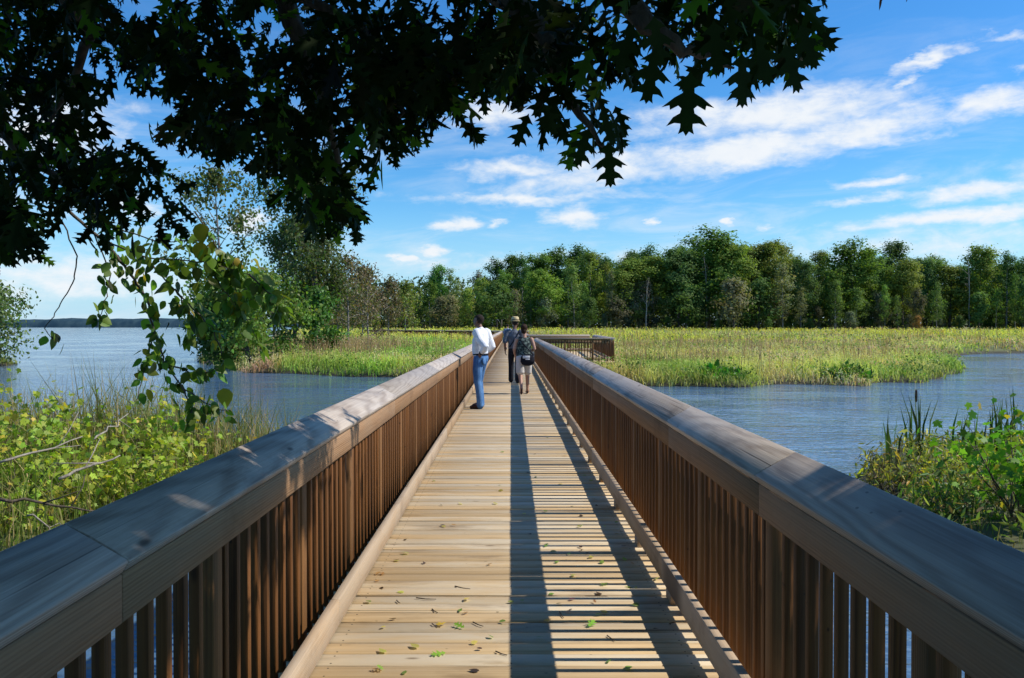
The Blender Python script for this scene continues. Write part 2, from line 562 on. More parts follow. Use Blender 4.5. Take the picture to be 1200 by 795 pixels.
# ------------------------------------------------------------------ ground and water
MARSH = [(-400, 3000), (-150, 700), (-80, 300), (-45, 170), (-30, 115), (-25, 80), (-21.5, 60), (-19.5, 53), (-16, 46.8), (-12.5, 41.8),
         (-9, 38.8), (-5, 37.3), (-1, 36), (2, 34), (5.3, 32.4), (8.9, 32.0), (11.5, 33.4), (13.5, 32.6), (17, 34.3), (20.6, 38.8),
         (24.0, 44.5), (26, 51), (28.5, 59), (35.8, 67.6), (41, 72), (48, 76), (70, 82), (110, 88), (200, 90), (500, 70), (4000, 0), (4000, 3000)]
BANK_L = [(-3.6, 6.6), (-3.1, 8.6), (-3.2, 11), (-3.7, 13.3), (-6, 14.2), (-9, 14.4), (-14, 13), (-26, 9), (-40, -10), (-40, -40), (-2.6, -40), (-2.4, -3), (-3.4, 3.5)]
BANK_R = [(5.3, 12.9), (6.1, 14.4), (8, 16.2), (11, 16.6), (18, 15), (30, 8), (40, -40), (2.6, -40), (2.4, -3), (3.6, 4), (4.4, 9)]
ISLE = [(-33, 54), (-30.2, 52), (-29.2, 49), (-30.2, 46.5), (-34, 44), (-48, 44), (-50, 58)]


def poly_signed(px, py, poly):
    """signed distance, positive inside"""
    P = np.array(poly, float)
    A, B = P, np.roll(P, -1, 0)
    dmin = np.full(px.shape, 1e18)
    ins = np.zeros(px.shape, bool)
    for (ax, ay), (bx, by) in zip(A, B):
        ex, ey = bx - ax, by - ay
        t = np.clip(((px - ax) * ex + (py - ay) * ey) / (ex * ex + ey * ey), 0, 1)
        dd = (px - ax - t * ex) ** 2 + (py - ay - t * ey) ** 2
        dmin = np.minimum(dmin, dd)
        c = ((ay > py) != (by > py)) & (px < ex * (py - ay) / (ey if ey else 1e-12) + ax)
        ins ^= c
    return np.where(ins, 1, -1) * np.sqrt(dmin)


def shore_dist(x, y):
    wob = (vnoise(x, y, 1.7, 3) - 0.5) * 1.3 + (vnoise(x, y, 5.0, 4) - 0.5) * 1.6
    d = poly_signed(x, y, MARSH)
    d = np.maximum(d + wob, poly_signed(x, y, BANK_L) + wob * 0.35)
    d = np.maximum(d, poly_signed(x, y, BANK_R) + wob * 0.35)
    d = np.maximum(d, poly_signed(x, y, ISLE) + wob * 0.5)
    return d


def ground_h(x, y):
    d = shore_dist(x, y)
    h = np.where(d > 0, WATER + 0.04 + 0.30 * np.clip(d / 2.2, 0, 1) ** 0.6, WATER + np.maximum(d * 0.5, -1.1))
    h = h + np.where(d > 0, np.clip(d, 0, 1) * (vnoise(x, y, 0.9, 8) - 0.5) * 0.12, 0)
    h = h + np.where(d > 0, 1.35 * np.clip((y - 60) / 110, 0, 1), 0)
    return h


def axis(lo, hi, step, far, growth=1.22):
    a = list(np.arange(lo, hi + 1e-6, step))
    s, x = step, hi
    while x < far:
        s *= growth
        x += s
        a.append(x)
    s, x = step, lo
    b = []
    while x > -far:
        s *= growth
        x -= s
        b.append(x)
    return np.array(b[::-1] + a)


gx = axis(-36, 44, 0.55, 5000)
gy = axis(-6, 92, 0.55, 5000)
GX, GY = np.meshgrid(gx, gy)
GZ = ground_h(GX.ravel(), GY.ravel())
nx, ny = len(gx), len(gy)
ii = (np.arange(ny - 1)[:, None] * nx + np.arange(nx - 1)[None, :]).ravel()
g = Geo()
g.add(np.stack([GX.ravel(), GY.ravel(), GZ], 1), [np.stack([ii, ii + 1, ii + nx + 1, ii + nx], 1)])
m, t, out = new_mat('marsh_soil')
geo = t.n('ShaderNodeNewGeometry')
pz = t.sep(geo.outputs['Position'])
nz = t.noise(geo.outputs['Position'], 1.3, 6.0, 0.65)
mud = t.mix(nz, rgb(0.02, 0.018, 0.01), rgb(0.05, 0.045, 0.022))
grn = t.mix(t.noise(geo.outputs['Position'], 0.6, 5.0, 0.7), rgb(0.07, 0.09, 0.025), rgb(0.17, 0.165, 0.06))
bs = t.n('ShaderNodeBsdfPrincipled')
t.l(t.mix(t.ramp(pz[2], WATER + 0.05, WATER + 0.3), mud, grn), bs.inputs['Base Color'])
bs.inputs['Roughness'].default_value = 0.9
t.l(bs.outputs[0], out.inputs[0])
tag(g.build('ground', m, smooth=True), kind='structure')

m, t, out = new_mat('lake_water')
geo = t.n('ShaderNodeNewGeometry')
P = geo.outputs['Position']
sp = t.sep(P)
bs = t.n('ShaderNodeBsdfPrincipled')
bs.inputs['IOR'].default_value = 1.333
nlow = t.noise(P, 0.05, 3.0, 0.6)
t.l(t.mix(t.ramp(nlow, 0.35, 0.65), rgb(0.075, 0.15, 0.26), rgb(0.10, 0.165, 0.23)), bs.inputs['Base Color'])
bs.inputs['Roughness'].default_value = 0.06
w1 = t.noise(t.comb(t.math('MULTIPLY', sp[0], 1.2), t.math('MULTIPLY', sp[1], 1.9), 0.0), 1.9, 3.0, 0.6, 0.4)
w2 = t.noise(t.comb(t.math('MULTIPLY', sp[0], 0.33), t.math('MULTIPLY_ADD', sp[1], 0.8, t.math('MULTIPLY', sp[0], 0.1)), 3.0), 1.0, 3.0, 0.55, 0.3)
calm = t.ramp(t.noise(P, 0.09, 3.0, 0.6), 0.36, 0.60)
amp = t.math('MULTIPLY_ADD', calm, 0.75, 0.25)
hgt = t.math('MULTIPLY', t.math('ADD', t.math('MULTIPLY', w1, 0.5), t.math('MULTIPLY', w2, 0.7)), amp)
bp = t.n('ShaderNodeBump')
bp.inputs['Strength'].default_value = 1.0
bp.inputs['Distance'].default_value = 0.16
t.l(hgt, bp.inputs['Height'])
t.l(bp.outputs[0], bs.inputs['Normal'])
t.l(bs.outputs[0], out.inputs[0])
g = Geo()
S = 6000.0
g.add([[-S, -S, WATER], [S, -S, WATER], [S, S, WATER], [-S, S, WATER]], [np.array([[0, 1, 2, 3]])])
tag(g.build('water', m), kind='structure')

# distant wooded shore across the lake
g = Geo()
xs = np.linspace(-4200, -420, 640)
rows = []
for k, (yy, hh) in enumerate([(2430, 0.0), (2436, 0.62), (2450, 0.95), (2500, 1.05), (2640, 1.0)]):
    hz = hh * (15 + 7 * vnoise(xs, xs * 0 + k * 7.3, 260, 5) + 4.5 * vnoise(xs, xs * 0 + k * 3.1, 23, 6) + 3 * vnoise(xs, xs * 0 + k, 9, 7))
    rows.append(np.stack([xs, np.full_like(xs, yy) + 10 * vnoise(xs, xs * 0 + k, 60, 9), WATER - 0.2 + hz], 1))
V = np.concatenate(rows)
n = len(xs)
ii = (np.arange(len(rows) - 1)[:, None] * n + np.arange(n - 1)[None, :]).ravel()
g.add(V, [np.stack([ii, ii + 1, ii + n + 1, ii + n], 1)])
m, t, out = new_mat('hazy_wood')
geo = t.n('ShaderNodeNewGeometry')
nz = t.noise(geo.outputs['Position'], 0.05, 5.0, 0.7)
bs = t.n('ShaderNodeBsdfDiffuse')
t.l(t.mix(t.ramp(nz, 0.35, 0.7), rgb(0.030, 0.062, 0.085), rgb(0.055, 0.095, 0.11)), bs.inputs['Color'])  # aerial haze is mixed into this blue-green wood colour
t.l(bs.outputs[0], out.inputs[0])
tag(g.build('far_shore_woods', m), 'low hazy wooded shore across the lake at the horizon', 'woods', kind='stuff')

# ------------------------------------------------------------------ boardwalk deck
DECK_END = 97.0
KERB_IN, KERB_H, KERB_Z = 0.885, 0.137, 0.058
g = Geo()
PITCH = 0.1435
deckrng = np.random.default_rng(3)
y = -3.0
k = 0
while y < DECK_END + 2.2:
    ch = 0.005 if y < 22 else 0.0
    dz = deckrng.normal(0, 0.0016)
    add_box(g, (2.16 + deckrng.normal(0, 0.004), 0.1365 - abs(deckrng.normal(0, 0.0012)), 0.038), (0, y, -0.019 + dz), along=0, ch=ch, rnd=deckrng.random(3))
    y += PITCH
deck = g.build('boardwalk', M_DECK)
tag(deck, kind='structure')
g = Geo()
for x in (-0.85, 0.0, 0.85):
    add_box(g, (0.05, DECK_END + 3, 0.19), (x, (DECK_END - 3) / 2, -0.138), along=1)
g.build('joist', M_PICKET, deck)
yy = -1.0
while yy < DECK_END:
    for x in (-0.75, 0.75):
        g = Geo()
        P = np.array([[x, yy, -2.2], [x, yy, -1.0], [x, yy, -0.44]])
        V, Fc = tube_arrays(P, [0.12, 0.12, 0.12], 12)
        g.add(V, Fc, RNG.random(3), np.stack([V[:, 2], V[:, 0] - x, V[:, 1] - yy], 1))
        g.build('piling', M_PICKET, deck, True)
    g = Geo()
    add_box(g, (2.2, 0.14, 0.2), (0, yy, -0.335), along=0)
    g.build('crossbeam', M_PICKET, deck)
    yy += 6.1

# ------------------------------------------------------------------ railings
CAP_IN, CAP_LOW = 0.955, 0.965      # low inner top edge of the sloping cap
CAP_W, CAP_T, TILT = 0.190, 0.038, rad(30)


def railing_local(parent, L, y0, post0=2.9, extra_gap=None, detail=True, cap_start=None, picks=100, near=1.3, joints=None):
    """a railing running along local +Y from 0 to L, deck on its local +X side (inner), local x = 0 at inner low cap edge;
    built in world units with x measured outward = -X. y0: value of world Y at local 0."""
    R = np.array([[math.cos(TILT), 0, math.sin(TILT)], [0, 1, 0], [-math.sin(TILT), 0, math.cos(TILT)]])  # rises towards -X
    ci = np.array([-(CAP_W / 2) * math.cos(TILT), 0, CAP_LOW + (CAP_W / 2) * math.sin(TILT)])
    nrm = np.array([math.sin(TILT), 0, math.cos(TILT)])
    js = joints or []
    if not js:
        q = 0.0
        js = [0.0]
        while q < L - 0.01:
            q = min(L, q + (3.66 if len(js) % 2 else 4.88))
            js.append(q)
    for a, b in zip(js[:-1], js[1:]):
        g = Geo()
        ctr = ci - nrm * CAP_T / 2
        add_box(g, (CAP_W, b - a - 0.004, CAP_T), (ctr[0], (a + b) / 2, ctr[2]), along=1, ch=0.005, M=R)
        g.build('cap_board', M_CAP, parent)
        g = Geo()
        add_box(g, (0.038, b - a - 0.004, 0.125), (-0.019 - 0.019, (a + b) / 2, 0.9305 - 0.0625), along=1, ch=0.003)
        g.build('upper_rail', M_RAIL, parent)
    # kerb boards
    q = 0.0
    i = 0
    while q < L - 0.01:
        e = min(L, q + (4.27 if i % 2 else 3.05))
        g = Geo()
        add_box(g, (0.042, e - q - 0.005, KERB_H), (CAP_IN - 0.888 - 0.021, (q + e) / 2, KERB_H / 2 + 0.006), along=1, ch=0.003)
        g.build('kerb_board', M_KERB, parent)
        q = e
        i += 1
    # pickets
    ph = 1.035
    zc = 0.945 - ph / 2
    Vp, Fp = box_arrays(0.034, 0.038, ph, 0.002)
    gp = Geo()
    gp.add(Vp, Fp, [0.3, 0.6, 0.2], np.stack([Vp[:, 2], Vp[:, 0], Vp[:, 1]], 1))
    me = gp.mesh('picket')
    me.materials.append(M_PICKET)
    gpo = Geo()
    Vq, Fq = box_arrays(0.085, 0.089, 1.21, 0.004)
    gpo.add(Vq, Fq, [0.5, 0.3, 0.8], np.stack([Vq[:, 2], Vq[:, 0], Vq[:, 1]], 1))
    mp = gpo.mesh('post')
    mp.materials.append(M_POST)
    posts = []
    q = (post0 - y0) % 1.22
    while q < L:
        posts.append(q)
        q += 1.22
    for q in posts:
        o = link_mesh('post', mp, None, parent)
        o.location = (-0.103, q, 0.335)
    sp = 0.127
    rest = Geo()
    cnt = 0
    q = 0.03
    while q < L:
        if min(abs(q - p) for p in posts) > 0.07:
            if y0 + q >= near and cnt < picks:
                o = link_mesh('picket', me, None, parent)
                o.location = (-0.079, q, zc)
                cnt += 1
            else:
                V = Vp + np.array([-0.079, q, zc])
                rest.add(V, Fp, RNG.random(3), np.stack([Vp[:, 2], Vp[:, 0], Vp[:, 1]], 1))
        q += sp
    if rest.n:
        o = rest.build('pickets', M_PICKET, parent)
        o['kind'] = 'stuff'


L_JOINTS = [0, 2.1 + 3, 7.05 + 3, 11.2 + 3, 15.2 + 3] + [15.2 + 3 + 4.88 * k for k in range(1, 17)] + [98.0]
R_JOINTS = [0, 3.3 + 3, 5.2 + 3, 10.0 + 3, 14.9 + 3, 19.8 + 3, 24.6 + 3, 29.5 + 3, 34.4 + 3, 40.0]
r_left = empty('boardwalk_railing', (-CAP_IN, -3.0, 0), 0, 'long wooden railing on the left of the boardwalk, beside the white-shirted man', 'railing')
railing_local(r_left, 98.0, -3.0, 2.9, joints=L_JOINTS)


def mirror_railing(x, y_start, L, name, label, post0, near=1.5, joints=None, picks=100):
    # railing on the right of the deck: turn the local frame half a turn; local +Y then runs backwards
    o = empty(name, (x, y_start + L, 0), PI, label, 'railing')
    return o


def railing_right(parent, L, y0, post0, joints, near, picks=100):
    """same railing with the deck on its left: outward is +X"""
    R = np.array([[math.cos(TILT), 0, -math.sin(TILT)], [0, 1, 0], [math.sin(TILT), 0, math.cos(TILT)]])
    ci = np.array([(CAP_W / 2) * math.cos(TILT), 0, CAP_LOW + (CAP_W / 2) * math.sin(TILT)])
    nrm = np.array([-math.sin(TILT), 0, math.cos(TILT)])
    for a, b in zip(joints[:-1], joints[1:]):
        ctr = ci - nrm * CAP_T / 2
        g = Geo()
        add_box(g, (CAP_W, b - a - 0.004, CAP_T), (ctr[0], (a + b) / 2, ctr[2]), along=1, ch=0.005, M=R)
        g.build('cap_board', M_CAP, parent)
        g = Geo()
        add_box(g, (0.038, b - a - 0.004, 0.125), (0.038, (a + b) / 2, 0.9305 - 0.0625), along=1, ch=0.003)
        g.build('upper_rail', M_RAIL, parent)
    q, i = 0.0, 0
    while q < L - 0.01:
        e = min(L, q + (3.66 if i % 2 else 4.27))
        g = Geo()
        add_box(g, (0.042, e - q - 0.005, KERB_H), (-(CAP_IN - KERB_IN) + 0.021, (q + e) / 2, KERB_H / 2 + KERB_Z), along=1, ch=0.003)
        g.build('kerb_board', M_KERB, parent)
        q, i = e, i + 1
    gk = Geo()
    Vk, Fk = box_arrays(0.040, 0.14, KERB_Z - 0.004, 0.002)
    gk.add(Vk, Fk, [0.4, 0.5, 0.7], np.stack([Vk[:, 1], Vk[:, 0], Vk[:, 2]], 1))
    mk = gk.mesh('kerb_block')
    mk.materials.append(M_KERB)
    q = 0.4
    while q < L:
        o = link_mesh('kerb_block', mk, None, parent)
        o.location = (-(CAP_IN - KERB_IN) + 0.021, q, KERB_Z / 2)
        q += 1.22
    ph = 1.035
    zc = 0.945 - ph / 2
    Vp, Fp = box_arrays(0.034, 0.038, ph, 0.002)
    gp = Geo()
    gp.add(Vp, Fp, [0.3, 0.6, 0.2], np.stack([Vp[:, 2], Vp[:, 0], Vp[:, 1]], 1))
    me = gp.mesh('picket')
    me.materials.append(M_PICKET)
    gpo = Geo()
    Vq, Fq = box_arrays(0.085, 0.089, 1.21, 0.004)
    gpo.add(Vq, Fq, [0.5, 0.3, 0.8], np.stack([Vq[:, 2], Vq[:, 0], Vq[:, 1]], 1))
    mp = gpo.mesh('post')
    mp.materials.append(M_POST)
    posts = []
    q = (post0 - y0) % 1.22
    while q < L:
        posts.append(q)
        q += 1.22
    for q in posts:
        o = link_mesh('post', mp, None, parent)
        o.location = (0.103, q, 0.335)
    rest = Geo()
    cnt, q = 0, 0.03
    while q < L:
        if min(abs(q - p) for p in posts) > 0.07:
            if y0 + q >= near and cnt < picks:
                o = link_mesh('picket', me, None, parent)
                o.location = (0.079, q, zc)
                cnt += 1
            else:
                rest.add(Vp + np.array([0.079, q, zc]), Fp, RNG.random(3), np.stack([Vp[:, 2], Vp[:, 0], Vp[:, 1]], 1))
        q += 0.127
    if rest.n:
        o = rest.build('pickets', M_PICKET, parent)
        o['kind'] = 'stuff'


r_right = empty('boardwalk_railing', (CAP_IN, -3.0, 0), 0, 'wooden railing along the right side of the boardwalk with pond beyond it', 'railing')
railing_right(r_right, 40.0, -3.0, 3.3, R_JOINTS, 1.5)
r_right2 = empty('boardwalk_railing', (CAP_IN, 53.0, 0), 0, 'far right railing continuing beyond the overlook platform behind the walkers', 'railing')
railing_right(r_right2, 46.0, 53.0, 53.3, [0] + [4.88 * k for k in range(1, 10)] + [46.0], 0, picks=100)


def simple_railing(A, B, name, label, inner, slope_in=0.0):
    """railing between plan points A and B; inner = +1 when the deck is on the left of A->B"""
    A, B = np.array(A, float), np.array(B, float)
    L = np.linalg.norm(B - A)
    dv = (B - A) / L
    ang = math.atan2(dv[1], dv[0]) - PI / 2      # local +Y runs A -> B
    o = empty(name, (A[0], A[1], 0), ang, label, 'railing')
    n = max(1, int(round(L / 4.88)))
    js = [L * i / n for i in range(n + 1)]
    if inner > 0:
        railing_right(o, L, 0.0, 0.1, js, -1, picks=100)
    else:
        railing_local(o, L, 0.0, 0.1, joints=js, picks=100, near=-1)
    return o


# overlook platform on the right
plat = [(1.0, 37.2), (4.35, 37.2), (5.0, 52.8), (1.0, 52.8)]
g = Geo()
q = 37.2
while q < 52.8:
    w = 4.35 + (q - 37.2) / 15.6 * 0.65
    add_box(g, (w + 0.3 - 1.09, 0.138, 0.038), ((w + 0.3 + 1.09) / 2, q, -0.019), along=0)
    q += PITCH
pd = g.build('overlook_platform', M_DECK)
tag(pd, kind='structure')
for (x, yy) in ((4.2, 38), (4.5, 45), (4.8, 52)):
    g = Geo()
    V, Fc = tube_arrays(np.array([[x, yy, -2.0], [x, yy, -0.05]]), [0.11, 0.11], 10)
    g.add(V, Fc, RNG.random(3), np.stack([V[:, 2], V[:, 0] - x, V[:, 1] - yy], 1))
    g.build('piling', M_PICKET, pd, True)
simple_railing((1.06, 37.25), (4.4, 37.25), 'overlook_railing', 'front railing of the overlook platform on the right, nearest the camera', +1)
simple_railing((4.45, 37.35), (5.05, 52.6), 'overlook_railing', 'outer side railing of the overlook platform, running away from the camera', +1)
simple_railing((4.95, 52.75), (1.06, 52.75), 'overlook_railing', 'back railing of the overlook platform behind its front railing', +1)

# the boardwalk turns left at its far end
g = Geo()
A, B = np.array([-1.0, 98.0]), np.array([-24.0, 139.0])
dv = (B - A) / np.linalg.norm(B - A)
Ld = np.linalg.norm(B - A)
ang = math.atan2(dv[1], dv[0])
Rz = np.array([[math.cos(ang), -math.sin(ang), 0], [math.sin(ang), math.cos(ang), 0], [0, 0, 1]])
q = 0.0
while q < Ld:
    c2 = A + dv * q
    add_box(g, (0.30, 2.1, 0.038), (c2[0], c2[1], -0.03), along=1, M=Rz)
    q += 0.31
tag(g.build('boardwalk_bend', M_DECK), kind='structure')
nv = np.array([dv[1], -dv[0]])
o1 = simple_railing(A - nv * 1.0, B - nv * 1.0, 'boardwalk_railing', 'distant railing of the boardwalk bend running left through the marsh', -1)
o2 = simple_railing(A + nv * 1.0 + np.array([2.1, 0]), B + nv * 1.0, 'boardwalk_railing', 'rear railing of the distant boardwalk bend, closing the end of the walk', +1)

# ------------------------------------------------------------------ leaves
def half_outline(pts):
    return np.array(pts, float)


OAK = half_outline([(0, 0), (0.03, 0.07), (0.11, 0.14), (0.22, 0.24), (0.13, 0.235), (0.075, 0.27), (0.08, 0.34), (0.19, 0.41), (0.36, 0.56), (0.25, 0.53), (0.24, 0.60),
                    (0.13, 0.535), (0.085, 0.58), (0.10, 0.65), (0.19, 0.71), (0.28, 0.85), (0.17, 0.80), (0.085, 0.81), (0.085, 0.87), (0.11, 0.97), (0.04, 0.93), (0, 1.0)])
MAPLE = half_outline([(0, 0), (0.17, -0.04), (0.36, 0.04), (0.27, 0.16), (0.36, 0.27), (0.54, 0.40), (0.36, 0.44), (0.33, 0.55), (0.15, 0.52),
                      (0.19, 0.74), (0.08, 0.80), (0, 1.0)])
OVATE = half_outline([(0, 0), (0.20, 0.10), (0.31, 0.32), (0.25, 0.6), (0.11, 0.84), (0, 1.0)])
LANCE = half_outline([(0, 0), (0.10, 0.2), (0.13, 0.45), (0.08, 0.75), (0, 1.0)])
DIAM = half_outline([(0, 0), (0.36, 0.45), (0, 1.0)])


def norm(v):
    return v / (np.linalg.norm(v, axis=-1, keepdims=True) + 1e-9)


def add_leaves(g, half, pos, tip, nrm, size, color, fold=0.25, curl=0.25):
    """many two-sided folded leaves: pos (n,3) base points, tip directions, face normals, sizes, colours (n,3)"""
    n = len(pos)
    tip = norm(np.asarray(tip, float))
    side = norm(np.cross(tip, nrm))
    nn_ = np.cross(side, tip)
    k = len(half)
    right = half
    left = half[1:-1] * np.array([-1, 1])
    T = np.concatenate([right, left])                        # k + k-2 template points
    size = np.broadcast_to(np.asarray(size, float), (n,))
    fold = np.broadcast_to(np.asarray(fold, float), (n,))
    curl = np.broadcast_to(np.asarray(curl, float), (n,))
    z = -fold[:, None] * np.abs(T[:, 0])[None] - curl[:, None] * (T[:, 1] ** 2)[None]
    V = pos[:, None, :] + size[:, None, None] * (T[None, :, 0, None] * side[:, None, :] + T[None, :, 1, None] * tip[:, None, :] + z[:, :, None] * nn_[:, None, :])
    m_ = len(T)
    fr = np.arange(k)
    fl = np.concatenate([[0], [k - 1], np.arange(k, k + k - 2)[::-1]])
    off = (np.arange(n) * m_)[:, None]
    color = np.broadcast_to(np.asarray(color, float), (n, 3))
    g.add(V.reshape(-1, 3), [off + fr[None], off + fl[None]], np.repeat(color, m_, 0))


def add_cards(g, pos, size, color, rng, up=0.3, aspect=0.8, out=None):
    """leaf-clump faces: small folded diamonds with random directions"""
    n = len(pos)
    tip = norm(rng.normal(size=(n, 3)))
    nr = norm(rng.normal(size=(n, 3)) + np.array([0, 0, up])) if out is None else norm(out + rng.normal(size=(n, 3)) * 0.45)
    tip = norm(tip - nr * (tip * nr).sum(1, keepdims=True)) if out is not None else tip
    H = DIAM * np.array([aspect, 1.0])
    add_leaves(g, H, pos - tip * np.asarray(size)[:, None] * 0.5, tip, nr, size, color, 0.3, 0.1)


def jitter_col(rng, base, n, amt=0.25, hue=0.12):
    b = np.asarray(base, float)
    v = 1 + rng.normal(0, amt, (n, 1))
    h = 1 + rng.normal(0, hue, (n, 3))
    return np.clip(b * v * h, 0.004, 0.9)


def add_blades(g, P, H, W, lean, color, rng, yaw=None, dry=0.0):
    n = len(P)
    yaw = rng.random(n) * 2 * PI if yaw is None else yaw
    sx = np.stack([np.cos(yaw), np.sin(yaw), np.zeros(n)], 1)
    ln = np.concatenate([lean, np.zeros((n, 1))], 1)
    up = np.array([0, 0, 1.0])
    b0 = P - sx * W[:, None] * 0.5
    b1 = P + sx * W[:, None] * 0.5
    mid = P + up * (H * 0.55)[:, None] + ln * (H * 0.25)[:, None]
    m0 = mid - sx * W[:, None] * 0.42
    m1 = mid + sx * W[:, None] * 0.42
    tp = P + up * (H * (1 - 0.25 * np.linalg.norm(lean, axis=1)))[:, None] + ln * H[:, None]
    V = np.stack([b0, b1, m1, m0, tp], 1).reshape(-1, 3)
    o = (np.arange(n) * 5)[:, None]
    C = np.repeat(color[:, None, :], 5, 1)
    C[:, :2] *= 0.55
    g.add(V, [o + np.array([[0, 1, 2, 3]]), o + np.array([[3, 2, 4]])], C.reshape(-1, 3))


# ------------------------------------------------------------------ marsh vegetation (nobody could count it)
rng = np.random.default_rng(21)


def scatter(n, umax, ymin, ymax, umin=None):
    u = rng.uniform(-umax if umin is None else umin, umax, n)
    v = rng.uniform(1 / ymax, 1 / ymin, n)
    Y = 1 / v
    X = u * Y
    d = shore_dist(X, Y)
    keep = (d > -0.12) & ~((np.abs(X) < 1.35) & (Y < 99)) & ~((X > 0) & (X < 5.2) & (Y > 37) & (Y < 53))
    # keep the far boardwalk bend clear
    s = (X - A[0]) * dv[0] + (Y - A[1]) * dv[1]
    tt = np.abs((X - A[0]) * nv[0] + (Y - A[1]) * nv[1])
    keep &= ~((tt < 1.3) & (s > -1) & (s < Ld))
    return X[keep], Y[keep], d[keep]


def patch_col(X, Y, cols, seed):
    """blend of colours by patches"""
    n1 = vnoise(X, Y, 2.2, seed) * 0.55 + vnoise(X, Y, 7.0, seed + 1) * 0.45
    idx = np.clip((n1 - 0.2) / 0.6 * len(cols) + rng.normal(0, 0.45, len(X)), 0, len(cols) - 1).astype(int)
    return np.array(cols)[idx]


# sedge and meadow grass
X, Y, d = scatter(165000, 0.85, 31, 175)
Z = ground_h(X, Y)
left = X < 0
mound = vnoise(X, Y, 2.8, 22) * 0.6 + vnoise(X, Y, 1.1, 23) * 0.4
hb = 0.26 + 0.50 * vnoise(X, Y, 2.3, 19) + 0.35 * vnoise(X, Y, 3.5, 12) + 0.25 * vnoise(X, Y, 0.9, 13)
H = 0.72 * hb * (0.45 + 1.05 * mound) * rng.uniform(0.6, 1.15, len(X)) * np.clip(d / 1.2 + 0.6, 0.55, 1.0)
H = np.where((Y < 37) & (X > 1) & (X < 6), H * 0.85, H)
W = np.maximum(0.014, Y * 0.00085) * rng.uniform(0.8, 1.6, len(X))
lean = rng.normal(0, 0.42, (len(X), 2))
cl = patch_col(X, Y, [(0.11, 0.19, 0.035), (0.17, 0.25, 0.045), (0.15, 0.24, 0.04), (0.26, 0.26, 0.075), (0.33, 0.25, 0.12)], 31)
cr = patch_col(X, Y, [(0.11, 0.17, 0.035), (0.22, 0.27, 0.07), (0.30, 0.34, 0.09), (0.28, 0.27, 0.085), (0.36, 0.29, 0.14), (0.27, 0.21, 0.13)], 41)
C = np.where(left[:, None], cl, cr)
gold = (Y > 85) & (vnoise(X, Y, 14, 51) > 0.38)
C = np.where(gold[:, None], np.where((rng.random(len(X)) < 0.45)[:, None], (0.50, 0.42, 0.035), (0.29, 0.31, 0.06)), C)
C = C * (1 + rng.normal(0, 0.18, (len(X), 1))) * 1.75
big = np.clip((vnoise(X, Y, 9.0, 27) * 0.6 + vnoise(X, Y, 3.2, 28) * 0.4 - 0.38) / 0.3, 0, 1)[:, None]
C = C * (1 + big * np.array([0.12, -0.16, 0.22]))
C = C * (0.66 + 0.95 * np.clip((mound - 0.2) / 0.6, 0, 1))[:, None] * np.where(left, 1.2, 1.06)[:, None]  # shading of the mounds put into the colour: hollows darker, crests lighter
g = Geo()
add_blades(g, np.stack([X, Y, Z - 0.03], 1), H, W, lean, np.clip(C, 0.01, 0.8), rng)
k = rng.random(len(X)) < 0.95
tp = np.stack([X, Y, Z], 1) + np.stack([lean[:, 0] * H * .5, lean[:, 1] * H * .5, H * rng.uniform(0.6, 1.08, len(X))], 1)
add_cards(g, tp[k], (np.maximum(0.06, Y * 0.0018) * rng.uniform(0.6, 1.5, len(X)))[k], np.clip(C[k] * 1.05, 0.01, 0.8), rng, aspect=0.6, out=np.stack([rng.normal(0.25, .4, k.sum()), rng.normal(-0.2, .4, k.sum()), np.ones(k.sum())], 1))
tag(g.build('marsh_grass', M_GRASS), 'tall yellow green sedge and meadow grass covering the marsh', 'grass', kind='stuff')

# dry reed stems with brown heads
X, Y, d = scatter(16000, 0.85, 33, 120)
k = (vnoise(X, Y, 4.5, 61) > 0.5) & (d > 0.8)
X, Y, d = X[k], Y[k], d[k]
xe = rng.uniform(-17, -8, 2600)
ye = rng.uniform(50, 66, 2600)
ke = vnoise(xe, ye, 3.0, 62) > 0.38
X, Y = np.concatenate([X, xe[ke]]), np.concatenate([Y, ye[ke]])
Z = ground_h(X, Y)
H = rng.uniform(0.85, 1.5, len(X))
W = np.maximum(0.012, Y * 0.00055) * rng.uniform(0.8, 1.3, len(X))
lean = rng.normal(0, 0.14, (len(X), 2))
C = np.where((rng.random(len(X)) < 0.5)[:, None], (0.50, 0.37, 0.21), (0.44, 0.27, 0.17)) * (1 + rng.normal(0, 0.2, (len(X), 1)))
g = Geo()
add_blades(g, np.stack([X, Y, Z], 1), H, W, lean, np.clip(C, 0.01, 0.8), rng)
tp = np.stack([X, Y, Z], 1) + np.stack([lean[:, 0] * H, lean[:, 1] * H, H * 0.95], 1)
add_cards(g, tp, np.maximum(0.10, Y * 0.0016) * rng.uniform(0.8, 1.5, len(X)), np.clip(C * 1.05, 0.01, 0.8), rng, aspect=0.5)
tag(g.build('dry_reeds', M_GRASS), 'straw brown reed stems standing among the marsh grass', 'reeds', kind='stuff')

